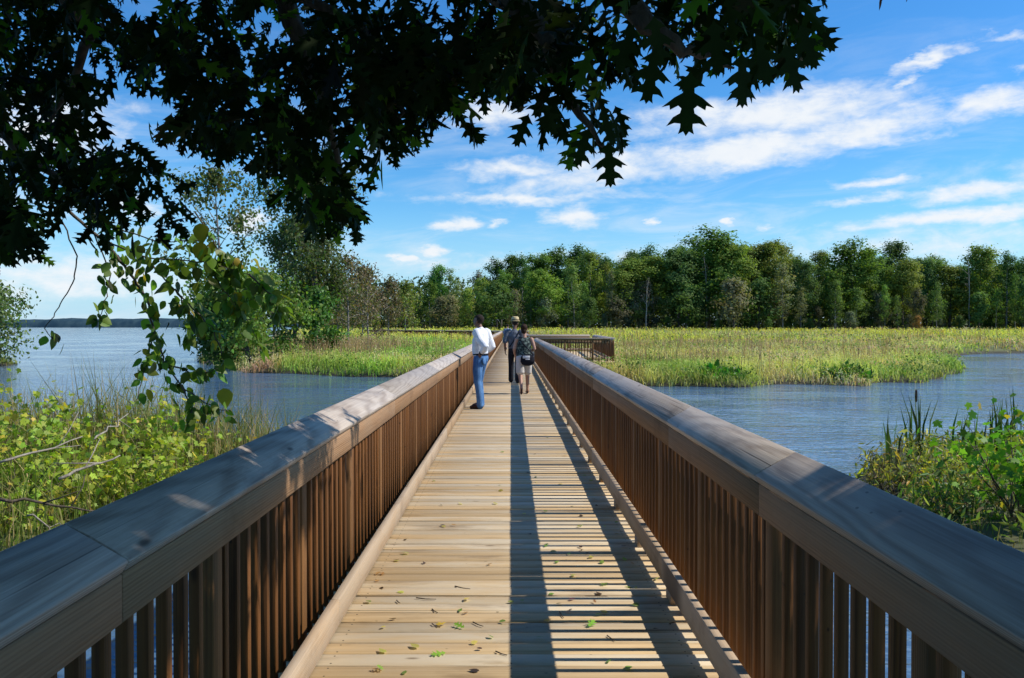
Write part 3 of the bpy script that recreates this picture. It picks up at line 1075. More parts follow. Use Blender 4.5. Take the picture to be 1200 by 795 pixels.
# leafy weeds, densest along the water's edge
X, Y, d = scatter(80000, 0.85, 31, 110)
pn = vnoise(X, Y, 2.6, 71)
k = ((d < 1.6) & (pn > 0.22)) | (pn > 0.68)
X, Y, d, pn = X[k], Y[k], d[k], pn[k]
Z = ground_h(X, Y)
n = len(X)
P = np.stack([X, Y, Z + rng.random(n) ** 0.7 * (0.35 + 0.55 * vnoise(X, Y, 1.5, 72))], 1)
dk = np.where((X < 0) & (d < 1.4), 0.62, 1.0)[:, None]
sz = np.maximum(0.09, Y * 0.0022) * rng.uniform(0.7, 1.5, n)
C = patch_col(X, Y, [(0.07, 0.13, 0.03), (0.13, 0.28, 0.04), (0.26, 0.40, 0.07), (0.20, 0.28, 0.06)], 73) * (1 + rng.normal(0, 0.2, (n, 1))) * dk
g = Geo()
tip = norm(rng.normal(size=(n, 3)) + np.array([0, 0, 0.5]))
add_leaves(g, OVATE * np.array([0.8, 1]), P, tip, rng.normal(size=(n, 3)) + np.array([0, 0, .6]), sz, np.clip(C, 0.01, 0.8), 0.3, 0.3)
tag(g.build('waterside_weeds', M_LEAF), 'bright green leafy weeds crowding the edge of the marsh', 'weeds', kind='stuff')

# broad-leaved clumps at the right shore
for (px, py, Yc, r, lab) in ((838, 446, 33.6, 1.1, 'bright green broad-leaved water plant clump at the right shore, the paler one'),
                             (990, 448, 34.2, 1.0, 'darker broad-leaved water plant clump at the tip of the right shore'),
                             (745, 442, 34.6, 1.0, 'leafy water plant clump at the shore just beside the right railing')):
    c0 = at(px, py, Yc)
    n = 420
    a = rng.random(n) * 2 * PI
    rr = r * np.sqrt(rng.random(n))
    P = np.stack([c0[0] + rr * np.cos(a), c0[1] + rr * np.sin(a) * 0.8, np.full(n, WATER + 0.05)], 1)
    hh = rng.uniform(0.35, 0.85, n) * (1.15 - 0.5 * rr / r)
    g = Geo()
    tip = np.stack([np.cos(a) * 0.5, np.sin(a) * 0.5, np.ones(n)], 1) + rng.normal(0, 0.3, (n, 3))
    base_c = (0.09, 0.27, 0.03) if px == 838 else (0.07, 0.17, 0.03)
    add_leaves(g, OVATE, P + np.array([0, 0, 1.0]) * (hh - 0.3)[:, None], tip, rng.normal(size=(n, 3)), rng.uniform(0.2, 0.36, n), jitter_col(rng, base_c, n), 0.2, 0.3)
    o = empty('water_plant', (c0[0], c0[1], WATER), 0, lab, 'plant')
    lv = g.build('leaves', M_LEAF, o)
    lv.location = (-c0[0], -c0[1], -WATER)


# ------------------------------------------------------------------ trees
def grow(rng, height, spread, r0, clear=0.3, n1=12, n2=5, up=0.55, wander=0.05, top=1.0, lean=(0, 0), segs=9, profile=None):
    """branch skeleton. returns tubes [(pts, radii)], tips (n,3)"""
    tubes, tips = [], []
    t = np.linspace(0, 1, segs)
    P = np.zeros((segs, 3))
    P[:, 2] = t * height * 0.95
    P[:, 0] = np.cumsum(rng.normal(0, wander, segs)) * height * 0.2 * t + lean[0] * t * height
    P[:, 1] = np.cumsum(rng.normal(0, wander, segs)) * height * 0.2 * t + lean[1] * t * height
    tubes.append((P, r0 * (1 - 0.9 * t) + 0.004))
    prof = profile or (lambda u: math.sin(PI * min(1, max(0.0, 0.18 + 0.82 * u))) ** 0.7 + 0.12)
    for i in range(n1):
        u = (i + rng.random()) / n1
        tt = clear + (0.98 - clear) * u
        b = np.array([np.interp(tt, t, P[:, k]) for k in range(3)])
        az = i * 2.39996 + rng.normal(0, 0.4)
        e = up + 0.6 * u + rng.normal(0, 0.15)
        L = spread * prof(u) * rng.uniform(0.7, 1.15)
        d0 = np.array([math.cos(az) * math.cos(e), math.sin(az) * math.cos(e), math.sin(e)])
        m = 5
        Q = [b]
        dd = d0.copy()
        for _ in range(m - 1):
            dd = dd + rng.normal(0, 0.16, 3) + np.array([0, 0, 0.04])
            dd /= np.linalg.norm(dd)
            Q.append(Q[-1] + dd * L / (m - 1))
        Q = np.array(Q)
        rb = max(0.008, r0 * (1 - 0.85 * tt) * 0.5)
        tubes.append((Q, np.linspace(rb, rb * 0.2, m)))
        tips.append(Q[-1])
        for j in range(n2):
            s = 0.35 + 0.6 * (j + rng.random()) / n2
            bb = np.array([np.interp(s, np.linspace(0, 1, m), Q[:, k]) for k in range(3)])
            d1 = norm(d0 + rng.normal(0, 0.75, 3) + np.array([0, 0, 0.15]))
            l1 = L * 0.42 * rng.uniform(0.6, 1.2)
            mid = bb + d1 * l1 * 0.5 + rng.normal(0, 0.05, 3) * l1
            e1 = bb + d1 * l1
            tubes.append((np.array([bb, mid, e1]), np.array([rb * 0.4, rb * 0.28, rb * 0.12])))
            tips += [e1, mid]
    tips.append(P[-1])
    return tubes, np.array(tips)


def tubes_geo(tubes, n0=7, n1=4, minr=0.0):
    g = Geo()
    for i, (P, R) in enumerate(tubes):
        if R[0] < minr:
            continue
        V, Fc = tube_arrays(P, np.maximum(R, 0.003), n0 if i == 0 else n1, True)
        g.add(V, Fc)
    return g


# tree variants for the far line of woods, shared mesh data
def tree_variant(seed, height, spread, clear, n1, n2, cards, csize, clump, r0=0.28, up=0.5, minr=0.02, profile=None):
    r = np.random.default_rng(seed)
    tubes, tips = grow(r, height, spread, r0, clear, n1, n2, up, profile=profile)
    gt = tubes_geo(tubes, 7, 4, minr)
    mt = gt.mesh('trunk', True)
    idx = r.integers(0, len(tips), cards)
    off = r.normal(size=(cards, 3)) * clump * np.array([1, 1, 0.75])
    pos = tips[idx] + off
    pos[:, 2] = np.maximum(pos[:, 2], 0.25)
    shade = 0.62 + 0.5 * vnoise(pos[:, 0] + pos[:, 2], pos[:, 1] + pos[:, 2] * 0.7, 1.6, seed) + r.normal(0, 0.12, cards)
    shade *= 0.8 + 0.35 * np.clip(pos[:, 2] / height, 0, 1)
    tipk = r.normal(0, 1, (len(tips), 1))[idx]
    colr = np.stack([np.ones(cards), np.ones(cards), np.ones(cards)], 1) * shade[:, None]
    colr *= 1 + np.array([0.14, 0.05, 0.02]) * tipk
    g2 = Geo()
    ctr = np.array([0, 0, height * 0.55])
    outw = norm(off) * 0.9 + norm((pos - ctr) * np.array([1, 1, 0.6])) * 0.8 + np.array([0, 0, 0.35])
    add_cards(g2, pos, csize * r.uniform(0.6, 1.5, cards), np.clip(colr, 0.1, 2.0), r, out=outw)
    mc = g2.mesh('crown')
    mc.materials.append(M_CROWN)
    return mt, mc, height


def full(u):
    return 0.75 + 0.35 * math.sin(PI * (0.2 + 0.6 * u)) - 0.55 * max(0.0, u - 0.55)


tall = [tree_variant(100 + i, 22, 5.0, 0.14, 20, 5, 8500, 0.50, 0.80, profile=full) for i in range(5)]
sparse = [tree_variant(120 + i, 22, 3.7, 0.16, 17, 4, 3800, 0.48, 0.68, profile=full) for i in range(4)]
thin = [tree_variant(140 + i, 16, 2.7, 0.12, 15, 4, 1900, 0.40, 0.55, 0.14, 0.7, profile=full) for i in range(4)]
under = [tree_variant(160 + i, 6.5, 2.5, 0.03, 10, 5, 2200, 0.36, 0.48, 0.10, 0.65) for i in range(4)]
for v in tall + under:
    v[0].materials.append(M_BARK)
for v in sparse + thin:
    v[0].materials.append(M_PALE_BARK)

WOODS = 'trees in the line of woods beyond the marsh'


def place_tree(name, v, x, y, h, colr, label, cat='tree', group=WOODS, wide=1.0, rz=None):
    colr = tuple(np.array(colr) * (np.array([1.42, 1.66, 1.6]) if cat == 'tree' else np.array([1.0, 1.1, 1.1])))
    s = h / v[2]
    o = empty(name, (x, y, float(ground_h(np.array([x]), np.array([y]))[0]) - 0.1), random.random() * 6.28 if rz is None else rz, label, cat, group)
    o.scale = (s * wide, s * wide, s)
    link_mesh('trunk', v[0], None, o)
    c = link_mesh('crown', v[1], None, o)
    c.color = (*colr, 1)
    return o


profile_px = [(-250, 320), (150, 322), (330, 318), (400, 324), (430, 328), (460, 336), (490, 330), (505, 316), (520, 314), (545, 330), (570, 312), (600, 290), (622, 293), (640, 302), (662, 285),
              (684, 283), (705, 292), (722, 296), (740, 287), (765, 288), (800, 279), (850, 276), (880, 284), (920, 281), (945, 290), (968, 297), (1000, 290),
              (1040, 285), (1068, 291), (1100, 305), (1130, 301), (1155, 291), (1200, 294), (1300, 288), (1500, 290), (1800, 295)]
ppx = np.array(profile_px, float)


def top_at(px):
    return np.interp(px, ppx[:, 0], ppx[:, 1])


GREENS = [(0.095, 0.145, 0.032), (0.11, 0.155, 0.03), (0.13, 0.17, 0.032), (0.155, 0.18, 0.036), (0.09, 0.125, 0.04), (0.175, 0.175, 0.04), (0.07, 0.115, 0.03)]
rt = np.random.default_rng(77)


def wood_tree(px, Yd, kind, dh=0.0, colr=None, label=None, wide=1.0):
    x = (px - HX) * Yd / FPX
    gz = float(ground_h(np.array([x]), np.array([Yd]))[0])
    h = CAM_H + (HY - top_at(px) + dh) * Yd / FPX - gz
    if colr is None:
        colr = GREENS[rt.integers(len(GREENS))]
    colr = tuple(np.array(colr) * rt.uniform(0.85, 1.2))
    if kind == 'tall':
        place_tree('broadleaf_tree', tall[rt.integers(5)], x, Yd, h, colr, label or 'tall dense green broadleaf tree in the distant woods', wide=wide)
    elif kind == 'sparse':
        place_tree('broadleaf_tree', sparse[rt.integers(4)], x, Yd, h, colr, label or 'tall open-crowned tree with pale trunk in the distant woods', wide=wide)
    else:
        place_tree('young_tree', thin[rt.integers(4)], x, Yd, h, colr, label or 'thin brownish young tree with pale stem in the distant woods', wide=wide)


# the dim inside of the woods
n = 60000
v_ = rt.uniform(0, 1, n)
Yu = 182 + 70 * v_
Xu = Yu * rt.uniform(-0.24, 0.98, n)
Zu = ground_h(Xu, Yu) + rt.random(n) ** 1.5 * (7 + 9 * v_)
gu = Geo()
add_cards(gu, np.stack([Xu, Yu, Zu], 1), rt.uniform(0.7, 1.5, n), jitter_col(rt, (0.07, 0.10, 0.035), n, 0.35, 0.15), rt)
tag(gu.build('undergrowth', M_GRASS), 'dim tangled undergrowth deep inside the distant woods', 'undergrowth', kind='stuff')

# front and middle rows
px = 345.0
while px < 1560:
    step = rt.uniform(20, 34)
    Yd = 176 + rt.uniform(-5, 8)
    if px < 330:
        kind = 'sparse'
        Yd += 40
    elif px < 560:
        kind = 'thin' if rt.random() < 0.7 else 'sparse'
        step *= 0.62
    elif px < 745:
        kind = 'sparse' if rt.random() < 0.62 else 'tall'
        step *= 0.8
    else:
        kind = 'tall' if rt.random() < 0.82 else 'sparse'
    brown = kind == 'thin'
    c = None
    if brown:
        c = [(0.19, 0.165, 0.075), (0.20, 0.15, 0.085), (0.15, 0.18, 0.06), (0.19, 0.22, 0.06)][rt.integers(4)]
    wood_tree(px, Yd, kind, rt.uniform(-22, 3), c, wide=rt.uniform(1.0, 1.75) if kind == 'tall' else rt.uniform(0.9, 1.35))
    px += step * rt.uniform(0.8, 1.5)
px = 350.0
while px < 1560:
    low = px < 570
    kind = ('thin' if rt.random() < 0.7 else 'sparse') if low else 'tall'
    Yd = 198 + rt.uniform(-6, 10)
    cb = [(0.15, 0.13, 0.065), (0.13, 0.14, 0.05), (0.16, 0.12, 0.07)][rt.integers(3)] if low else tuple(np.array(GREENS[rt.integers(len(GREENS))]) * 0.85)
    wood_tree(px, Yd, kind, rt.uniform(-22, -3), cb, wide=rt.uniform(1.0, 1.3))
    px -= 9 if low else 0
    px += rt.uniform(20, 32)
px = 350.0
while px < 1560:
    wood_tree(px, 226 + rt.uniform(-8, 12), 'tall' if px > 570 else 'thin', rt.uniform(-34, -12), tuple(np.array(GREENS[rt.integers(len(GREENS))]) * 0.8), wide=rt.uniform(1.1, 1.4))
    px += rt.uniform(22, 34)
# the two trees that stand out in the left part of the line
wood_tree(512, 182, 'tall', 2, (0.085, 0.155, 0.035), 'lone rounder bright green tree rising above the brownish part of the woods', wide=0.8)
# understory along the edge
px = 352.0
while px < 1540:
    Yd = 163 + rt.uniform(-3, 7)
    x = (px - HX) * Yd / FPX
    u = rt.random()
    if 380 < px < 560:
        c, lab = ((0.22, 0.26, 0.05), 'yellow green bush at the foot of the brownish distant woods') if u < 0.55 else ((0.21, 0.18, 0.09), 'brownish bush at the foot of the distant woods')
    elif u < 0.30:
        c, lab = (0.20, 0.22, 0.14), 'grey green bush at the foot of the distant woods'
    elif u < 0.52:
        c, lab = (0.21, 0.18, 0.10), 'brownish bush at the foot of the distant woods'
    else:
        c, lab = (0.13, 0.19, 0.05), 'dark green bush at the foot of the distant woods'
    place_tree('bush', under[rt.integers(4)], x, Yd + rt.uniform(0, 8), 2.0 + 7.5 * rt.random() ** 1.4, tuple(np.array(c) * rt.uniform(0.85, 1.2)), lab, 'bush', 'bushes at the edge of the woods', wide=rt.uniform(0.6, 1.25))
    if rt.random() < 0.45 and px > 540:
        wood_tree(px + rt.uniform(-8, 8), 168 + rt.uniform(-3, 4), 'thin', rt.uniform(-62, -25), [(0.14, 0.17, 0.05), (0.17, 0.15, 0.08), (0.12, 0.17, 0.04)][rt.integers(3)], 'slim young tree standing in front of the tall woods', wide=rt.uniform(0.8, 1.3))
    px += rt.uniform(9, 24)
x = (826 * 1.0 + 0 - HX + 0) * 161 / FPX
place_tree('bush', under[1], (1075 - HX) * 158 / FPX, 158, 2.6, (0.30, 0.15, 0.05), 'small rusty orange bush at the edge of the distant woods', 'bush', 'bushes at the edge of the woods')

# bare pale snags
def snag(px, Yd, h, label):
    r = np.random.default_rng(int(px))
    tubes, tips = grow(r, h, 2.4, 0.17, 0.35, 9, 4, 0.9)
    g = tubes_geo(tubes, 6, 3)
    x = (px - HX) * Yd / FPX
    o = empty('dead_tree', (x, Yd, float(ground_h(np.array([x]), np.array([float(Yd)]))[0])), 0, label, 'tree')
    g.build('trunk', M_DEAD, o, True)


snag(828, 170, 15.5, 'bare pale dead tree with forked top against the dense green woods')
snag(757, 168, 11, 'slim bare pole-like dead tree in front of the woods, left of the forked one')
snag(1136, 172, 18, 'bare dead tree whose thin top shows above the woods at the right')

# ------------------------------------------------------------------ left group of trees across the channel
def near_tree(name, px, py_base, Yd, py_top, spread, r0, seed, leaves, lsize, clump, color, label, cat='tree', clear=0.25, n1=14, n2=6, up=0.55, lean=(0, 0),
              bark=M_BARK, half=OVATE, profile=None, drop=0.0, group=None, hue=0.12, wander=0.05):
    r = np.random.default_rng(seed)
    x = (px - HX) * Yd / FPX
    gz = float(ground_h(np.array([x]), np.array([float(Yd)]))[0]) - 0.05
    h = CAM_H + (HY - py_top) * Yd / FPX - gz
    tubes, tips = grow(r, h, spread, r0, clear, n1, n2, up, wander, lean=lean, profile=profile)
    o = empty(name, (x, Yd, gz), 0, label, cat, group)
    tubes_geo(tubes, 8, 4, 0.0).build('trunk', bark, o, True)
    idx = r.integers(0, len(tips), leaves)
    pos = tips[idx] + r.normal(size=(leaves, 3)) * clump
    pos[:, 2] = np.maximum(pos[:, 2], 0.1)
    tip = norm(r.normal(size=(leaves, 3)) + np.array([0, 0, -0.5 - drop]))
    C = 1.4 * jitter_col(r, color, leaves, 0.2, hue) * (0.75 + 0.5 * vnoise(pos[:, 0] + 9, pos[:, 1] + pos[:, 2], 0.9, seed))[:, None]
    g = Geo()
    outw = norm(pos - tips[idx]) * 0.9 + norm((pos - np.array([0, 0, h * 0.5])) * np.array([1, 1, .5])) * 0.7 + np.array([0, 0, 0.3]) + r.normal(size=(leaves, 3)) * 0.5
    add_leaves(g, half, pos, tip, outw, lsize * r.uniform(0.7, 1.3, leaves), np.clip(C, 0.005, 0.8), 0.25, 0.2)
    g.build('crown', M_LEAF, o)
    return o


near_tree('open_tree', 268, 430, 48, 203, 3.2, 0.15, 301, 2300, 0.21, 0.24, (0.075, 0.095, 0.025), 'tall sparse tree with thin yellow green foliage leaning over the lake edge',
          clear=0.42, n1=15, n2=4, up=0.6, bark=M_PALE_BARK)
near_tree('broadleaf_tree', 372, 395, 58, 207, 4.3, 0.20, 303, 13500, 0.21, 0.40, (0.072, 0.096, 0.03), 'tall grey green tree standing right of the sparse tree on the left shore',
          clear=0.22, n1=18, n2=6, up=0.6)
near_tree('broadleaf_tree', 345, 395, 62, 258, 2.6, 0.16, 305, 7000, 0.21, 0.36, (0.06, 0.095, 0.03), 'shorter dark green tree between the two tall trees on the left shore', clear=0.15)
near_tree('young_tree', 432, 392, 64, 318, 1.9, 0.09, 306, 1500, 0.17, 0.28, (0.13, 0.10, 0.055), 'small brownish tree beside the left end of the far boardwalk railing', clear=0.2, bark=M_PALE_BARK)
near_tree('young_tree', 408, 392, 60, 300, 1.8, 0.09, 307, 1600, 0.17, 0.28, (0.13, 0.11, 0.06), 'thin brown tree just right of the tall grey green tree', clear=0.2, bark=M_PALE_BARK)
near_tree('bush', 372, 396, 55, 345, 1.5, 0.06, 308, 4200, 0.22, 0.28, (0.07, 0.15, 0.03), 'dense bright green viny bush below the tall grey green tree', 'bush', clear=0.03, n1=14, n2=5)
near_tree('bush', 322, 400, 54, 330, 2.0, 0.08, 309, 5200, 0.2, 0.32, (0.11, 0.17, 0.035), 'light green bush among the trees on the left shore', 'bush', clear=0.05, n1=14, n2=5)
near_tree('overhanging_bush', 292, 432, 46.5, 335, 2.9, 0.16, 310, 11000, 0.20, 0.34, (0.12, 0.18, 0.035), 'large light green bush overhanging the water at the point of the left shore', 'bush',
          clear=0.10, n1=18, n2=6, up=0.25, lean=(-0.12, -0.05))
near_tree('bush', 254, 432, 47.5, 352, 1.9, 0.08, 312, 5200, 0.2, 0.3, (0.085, 0.13, 0.03), 'dark leafy bush at the water, left of the overhanging bush', 'bush', clear=0.05, n1=12, n2=5, up=0.3)
for i, (px_, Y_, tp_, cc) in enumerate(((455, 118, 330, (0.12, 0.10, 0.05)), (425, 110, 312, (0.12, 0.10, 0.055)), (396, 105, 318, (0.10, 0.11, 0.04)), (475, 126, 334, (0.15, 0.18, 0.04)))):
    near_tree('young_tree', px_, 390, Y_, tp_, 2.4, 0.1, 330 + i, 2200, 0.30, 0.4, cc, 'slender brownish tree standing behind the far boardwalk railing on the left', group='slender trees behind the far railing', clear=0.15, bark=M_PALE_BARK)
near_tree('bush', -14, 430, 49, 345, 2.1, 0.12, 315, 4200, 0.19, 0.36, (0.085, 0.13, 0.035), 'loose leafy bush on the islet at the left edge, standing in the lake', 'bush', clear=0.06, n1=16, n2=5, up=0.3)

# ------------------------------------------------------------------ near banks
rb = np.random.default_rng(55)


def bank_points(n, poly_test, x0, x1, y0, y1):
    X = rb.uniform(x0, x1, n)
    Y = rb.uniform(y0, y1, n)
    k = poly_test(X, Y)
    return X[k], Y[k]


def on_bank(poly, margin=-0.25):
    return lambda X, Y: (poly_signed(X, Y, poly) > margin)


# left reeds at the back edge of the bank
def reed_bed(name, poly, x0, x1, y0, y1, n, hlo, hhi, label, cols, wid=(0.006, 0.013), cond=None, lean=0.16):
    X, Y = bank_points(n, on_bank(poly), x0, x1, y0, y1)
    if cond is not None:
        k = cond(X, Y)
        X, Y = X[k], Y[k]
    Z = ground_h(X, Y)
    m_ = len(X)
    H = rb.uniform(hlo, hhi, m_) * (0.7 + 0.5 * vnoise(X, Y, 1.1, 81)) * np.where(X > 0, np.clip((13.5 - Y) / 2.5, 0.4, 1), 1)
    C = np.array(cols)[rb.integers(0, len(cols), m_)] * (1 + rb.normal(0, 0.2, (m_, 1))) * 1.5
    g = Geo()
    add_blades(g, np.stack([X, Y, Z - 0.05], 1), H, rb.uniform(*wid, m_), rb.normal(0, lean, (m_, 2)), np.clip(C, 0.01, 0.7), rb)
    tag(g.build(name, M_GRASS), label, 'grass', kind='stuff')


reed_bed('shore_reeds', BANK_L, -16, -2.9, 10.8, 14.6, 8000, 0.85, 1.6, 'thin brown and green reeds along the near left bank',
         [(0.24, 0.19, 0.10), (0.15, 0.17, 0.06), (0.30, 0.23, 0.12), (0.12, 0.16, 0.05)], wid=(0.008, 0.018), lean=0.2)
reed_bed('bank_grass', BANK_L, -14, -2.6, 4.5, 13.8, 14000, 0.4, 1.05, 'rough grass under the shrubs on the near left bank',
         [(0.20, 0.20, 0.06), (0.26, 0.20, 0.10), (0.12, 0.17, 0.04), (0.16, 0.22, 0.05)], wid=(0.006, 0.014), lean=0.3)
reed_bed('bank_grass', BANK_R, 3.2, 16, 5.5, 16.6, 9000, 0.2, 0.5, 'rough grass and weeds on the near right bank',
         [(0.14, 0.17, 0.045), (0.24, 0.20, 0.09), (0.10, 0.16, 0.035), (0.20, 0.14, 0.07)], wid=(0.006, 0.014), lean=0.35)
# weeds of the right bank
X, Y = bank_points(9000, on_bank(BANK_R, -0.1), 4.0, 15, 7.5, 16.4)
n = len(X)
Z = ground_h(X, Y)
hh = (0.15 + 0.42 * vnoise(X, Y, 1.3, 91)) * np.clip((13.2 - Y) / 2.5, 0.35, 1)
P = np.stack([X, Y, Z + rb.random(n) ** 0.8 * hh * 0.9], 1)
C = np.array([(0.09, 0.14, 0.03), (0.17, 0.19, 0.05), (0.20, 0.14, 0.06), (0.07, 0.12, 0.03)])[np.clip((vnoise(X, Y, 0.8, 92) * 4 + rb.normal(0, .6, n)).astype(int), 0, 3)]
g = Geo()
add_leaves(g, LANCE * np.array([1.3, 1]), P, rb.normal(size=(n, 3)) + np.array([0, 0, 0.6]), rb.normal(size=(n, 3)), rb.uniform(0.06, 0.12, n), np.clip(1.6 * C * (1 + rb.normal(0, .25, (n, 1))), .01, .7), .2, .3)
tag(g.build('bank_weeds', M_LEAF), 'tangled green and russet weeds on the near right bank', 'weeds', kind='stuff')


def shrub(name, x, y, h, spread, seed, nleaf, lsize, color, label, half=MAPLE, n1=12, n2=5, cat='shrub', group=None, lean=(0, 0), clump=0.13, yellow=0.12):
    r = np.random.default_rng(seed)
    gz = float(ground_h(np.array([x]), np.array([y]))[0]) - 0.04
    o = empty(name, (x, y, gz), 0, label, cat, group)
    tubes, tips = [], []
    for s in range(n1):
        a = s * 2.4 + r.normal(0, 0.4)
        ee = r.uniform(0.55, 1.35)
        d0 = np.array([math.cos(a) * math.cos(ee) * spread / h * 1.2 + lean[0], math.sin(a) * math.cos(ee) * spread / h * 1.2 + lean[1], math.sin(ee)])
        L = h * r.uniform(0.75, 1.1)
        Q = [np.array([r.normal(0, 0.08), r.normal(0, 0.08), 0])]
        dd = norm(d0)
        for _ in range(6):
            dd = norm(dd + r.normal(0, 0.14, 3))
            Q.append(Q[-1] + dd * L / 6)
        Q = np.array(Q)
        Q[:, 2] = np.abs(Q[:, 2])
        tubes.append((Q, np.linspace(0.012, 0.003, 7)))
        for j in range(n2):
            b = Q[2 + (j % 5)]
            d1 = norm(dd + r.normal(0, 0.7, 3))
            l1 = L * 0.3 * r.uniform(0.6, 1.2)
            e1 = b + d1 * l1
            tubes.append((np.array([b, b + d1 * l1 * .5 + r.normal(0, .02, 3), e1]), np.array([0.005, 0.004, 0.002])))
            tips += [e1, b + d1 * l1 * .5]
        tips += [Q[-1], Q[-2], Q[-3]]
    tips = np.array(tips)
    tubes_geo(tubes, 5, 4).build('stems', M_TWIG, o, True)
    idx = r.integers(0, len(tips), nleaf)
    pos = tips[idx] + r.normal(size=(nleaf, 3)) * clump
    pos[:, 2] = np.maximum(pos[:, 2], 0.05)
    out_ = norm(np.concatenate([pos[:, :2], np.zeros((nleaf, 1))], 1)) * 0.5
    tip = norm(r.normal(size=(nleaf, 3)) * 0.7 + out_ + np.array([0, 0, -0.35]))
    C = jitter_col(r, color, nleaf, 0.2, 0.1)
    yl = r.random(nleaf) < yellow
    C[yl] = jitter_col(r, (0.60, 0.50, 0.07), int(yl.sum()), 0.2, 0.1)
    g = Geo()
    add_leaves(g, half, pos, tip, r.normal(size=(nleaf, 3)) * 0.6 + np.array([0, 0, 1.0]), lsize * r.uniform(0.65, 1.25, nleaf), C, 0.2, 0.25)
    g.build('leaves', M_LEAF, o)
    return o


LIME = (0.36, 0.43, 0.06)
shrub('maple_shrub', -4.2, 9.3, 0.95, 1.4, 401, 1100, 0.080, LIME, 'lime green lobed-leaf shrub closest to the left railing on the near bank', group=None)
shrub('maple_shrub', -5.7, 9.8, 1.12, 1.7, 402, 1300, 0.083, (0.37, 0.48, 0.07), 'spreading lime green shrub second from the left railing on the near bank')
shrub('maple_shrub', -4.9, 11.2, 1.12, 1.3, 403, 850, 0.08, (0.35, 0.46, 0.06), 'upright yellow green shrub in front of the thin reeds on the left bank')
shrub('maple_shrub', -7.2, 11.2, 1.16, 1.8, 404, 1200, 0.083, LIME, 'wide lime green shrub towards the left edge below the trailing branch')
shrub('maple_shrub', -5.1, 8.3, 0.73, 1.2, 405, 650, 0.08, (0.36, 0.48, 0.06), 'low lime green shrub with bare sticks at the lower left')
shrub('maple_shrub', -3.6, 11.2, 0.73, 0.8, 406, 300, 0.075, (0.28, 0.34, 0.06), 'small shrub of green and dry leaves behind the left railing by the reeds', yellow=0.3)
shrub('maple_shrub', -8.6, 9.6, 1.03, 1.7, 407, 1000, 0.083, LIME, 'lime green shrub farthest to the left on the near bank')
shrub('broadleaf_shrub', 5.38, 8.9, 1.12, 0.5, 411, 620, 0.10, (0.18, 0.36, 0.04), 'glossy green broad-leaved shrub at the right edge on the near bank', half=MAPLE, yellow=0.05, clump=0.11)
shrub('broadleaf_shrub', 6.9, 9.9, 0.95, 0.9, 412, 560, 0.10, (0.14, 0.28, 0.035), 'darker broad-leaved shrub behind the glossy one on the right bank', half=MAPLE, yellow=0.05)
shrub('russet_shrub', 5.0, 11.2, 0.52, 0.32, 413, 330, 0.075, (0.24, 0.22, 0.08), 'olive and russet leafy plant nearest the water on the right bank', half=LANCE * 1.5, yellow=0.2, clump=0.08)
shrub('russet_shrub', 5.9, 11.5, 0.50, 0.7, 414, 800, 0.07, (0.32, 0.32, 0.09), 'yellowish bushy plant below the cattail on the right bank', half=LANCE * 1.5, yellow=0.25)
shrub('russet_shrub', 7.1, 11.5, 0.52, 0.8, 415, 800, 0.07, (0.24, 0.27, 0.07), 'olive bushy plant between the cattails and the right edge', half=LANCE * 1.5, yellow=0.2)
shrub('russet_shrub', 5.35, 10.4, 0.42, 0.6, 416, 560, 0.07, (0.20, 0.27, 0.06), 'low green plant in front of the yellowish plant on the right bank', half=LANCE * 1.5, yellow=0.1)
shrub('russet_shrub', 5.0, 9.5, 0.36, 0.5, 417, 460, 0.07, (0.12, 0.20, 0.04), 'low dark green plant against the right railing on the near bank', half=LANCE * 1.5, yellow=0.06)


def stick(px0, py0, px1, py1, Y0, Y1, r, label, seed, mat=None):
    rr = np.random.default_rng(seed)
    a, b = at(px0, py0, Y0), at(px1, py1, Y1)
    tt = np.linspace(0, 1, 8)[:, None]
    Q = a * (1 - tt) + b * tt + np.concatenate([[np.zeros(3)], rr.normal(0, 0.02, (6, 3)), [np.zeros(3)]])
    g = Geo()
    V, Fc = tube_arrays(Q, np.linspace(r, r * 0.4, 8), 6)
    g.add(V, Fc)
    for k in (3, 5):
        d1 = norm(b - a + rr.normal(0, 0.5, 3))
        V, Fc = tube_arrays(np.array([Q[k], Q[k] + d1 * 0.2, Q[k] + d1 * 0.38 + rr.normal(0, .03, 3)]), np.array([r * .5, r * .35, r * .2]), 5)
        g.add(V, Fc)
    tag(g.build('dead_branch', mat or M_DEAD, None, True), label, 'branch')


stick(68, 562, 140, 534, 7.5, 7.9, 0.016, 'pale bare branch slanting out of the lime green shrubs', 1)
stick(-5, 585, 118, 600, 7.1, 7.3, 0.016, 'dark crooked branch lying low at the left edge of the bank', 2, M_TWIG)
stick(-4, 543, 96, 512, 7.9, 8.5, 0.014, 'grey branch running through the shrubs at the left edge', 3)

stick(30, 605, 95, 628, 7.0, 7.1, 0.009, 'thin pale stick lying under the shrubs beside the left railing', 4)
stick(110, 515, 150, 485, 8.4, 9.0, 0.010, 'slender grey twig rising out of the shrubs below the trailing branch', 5)

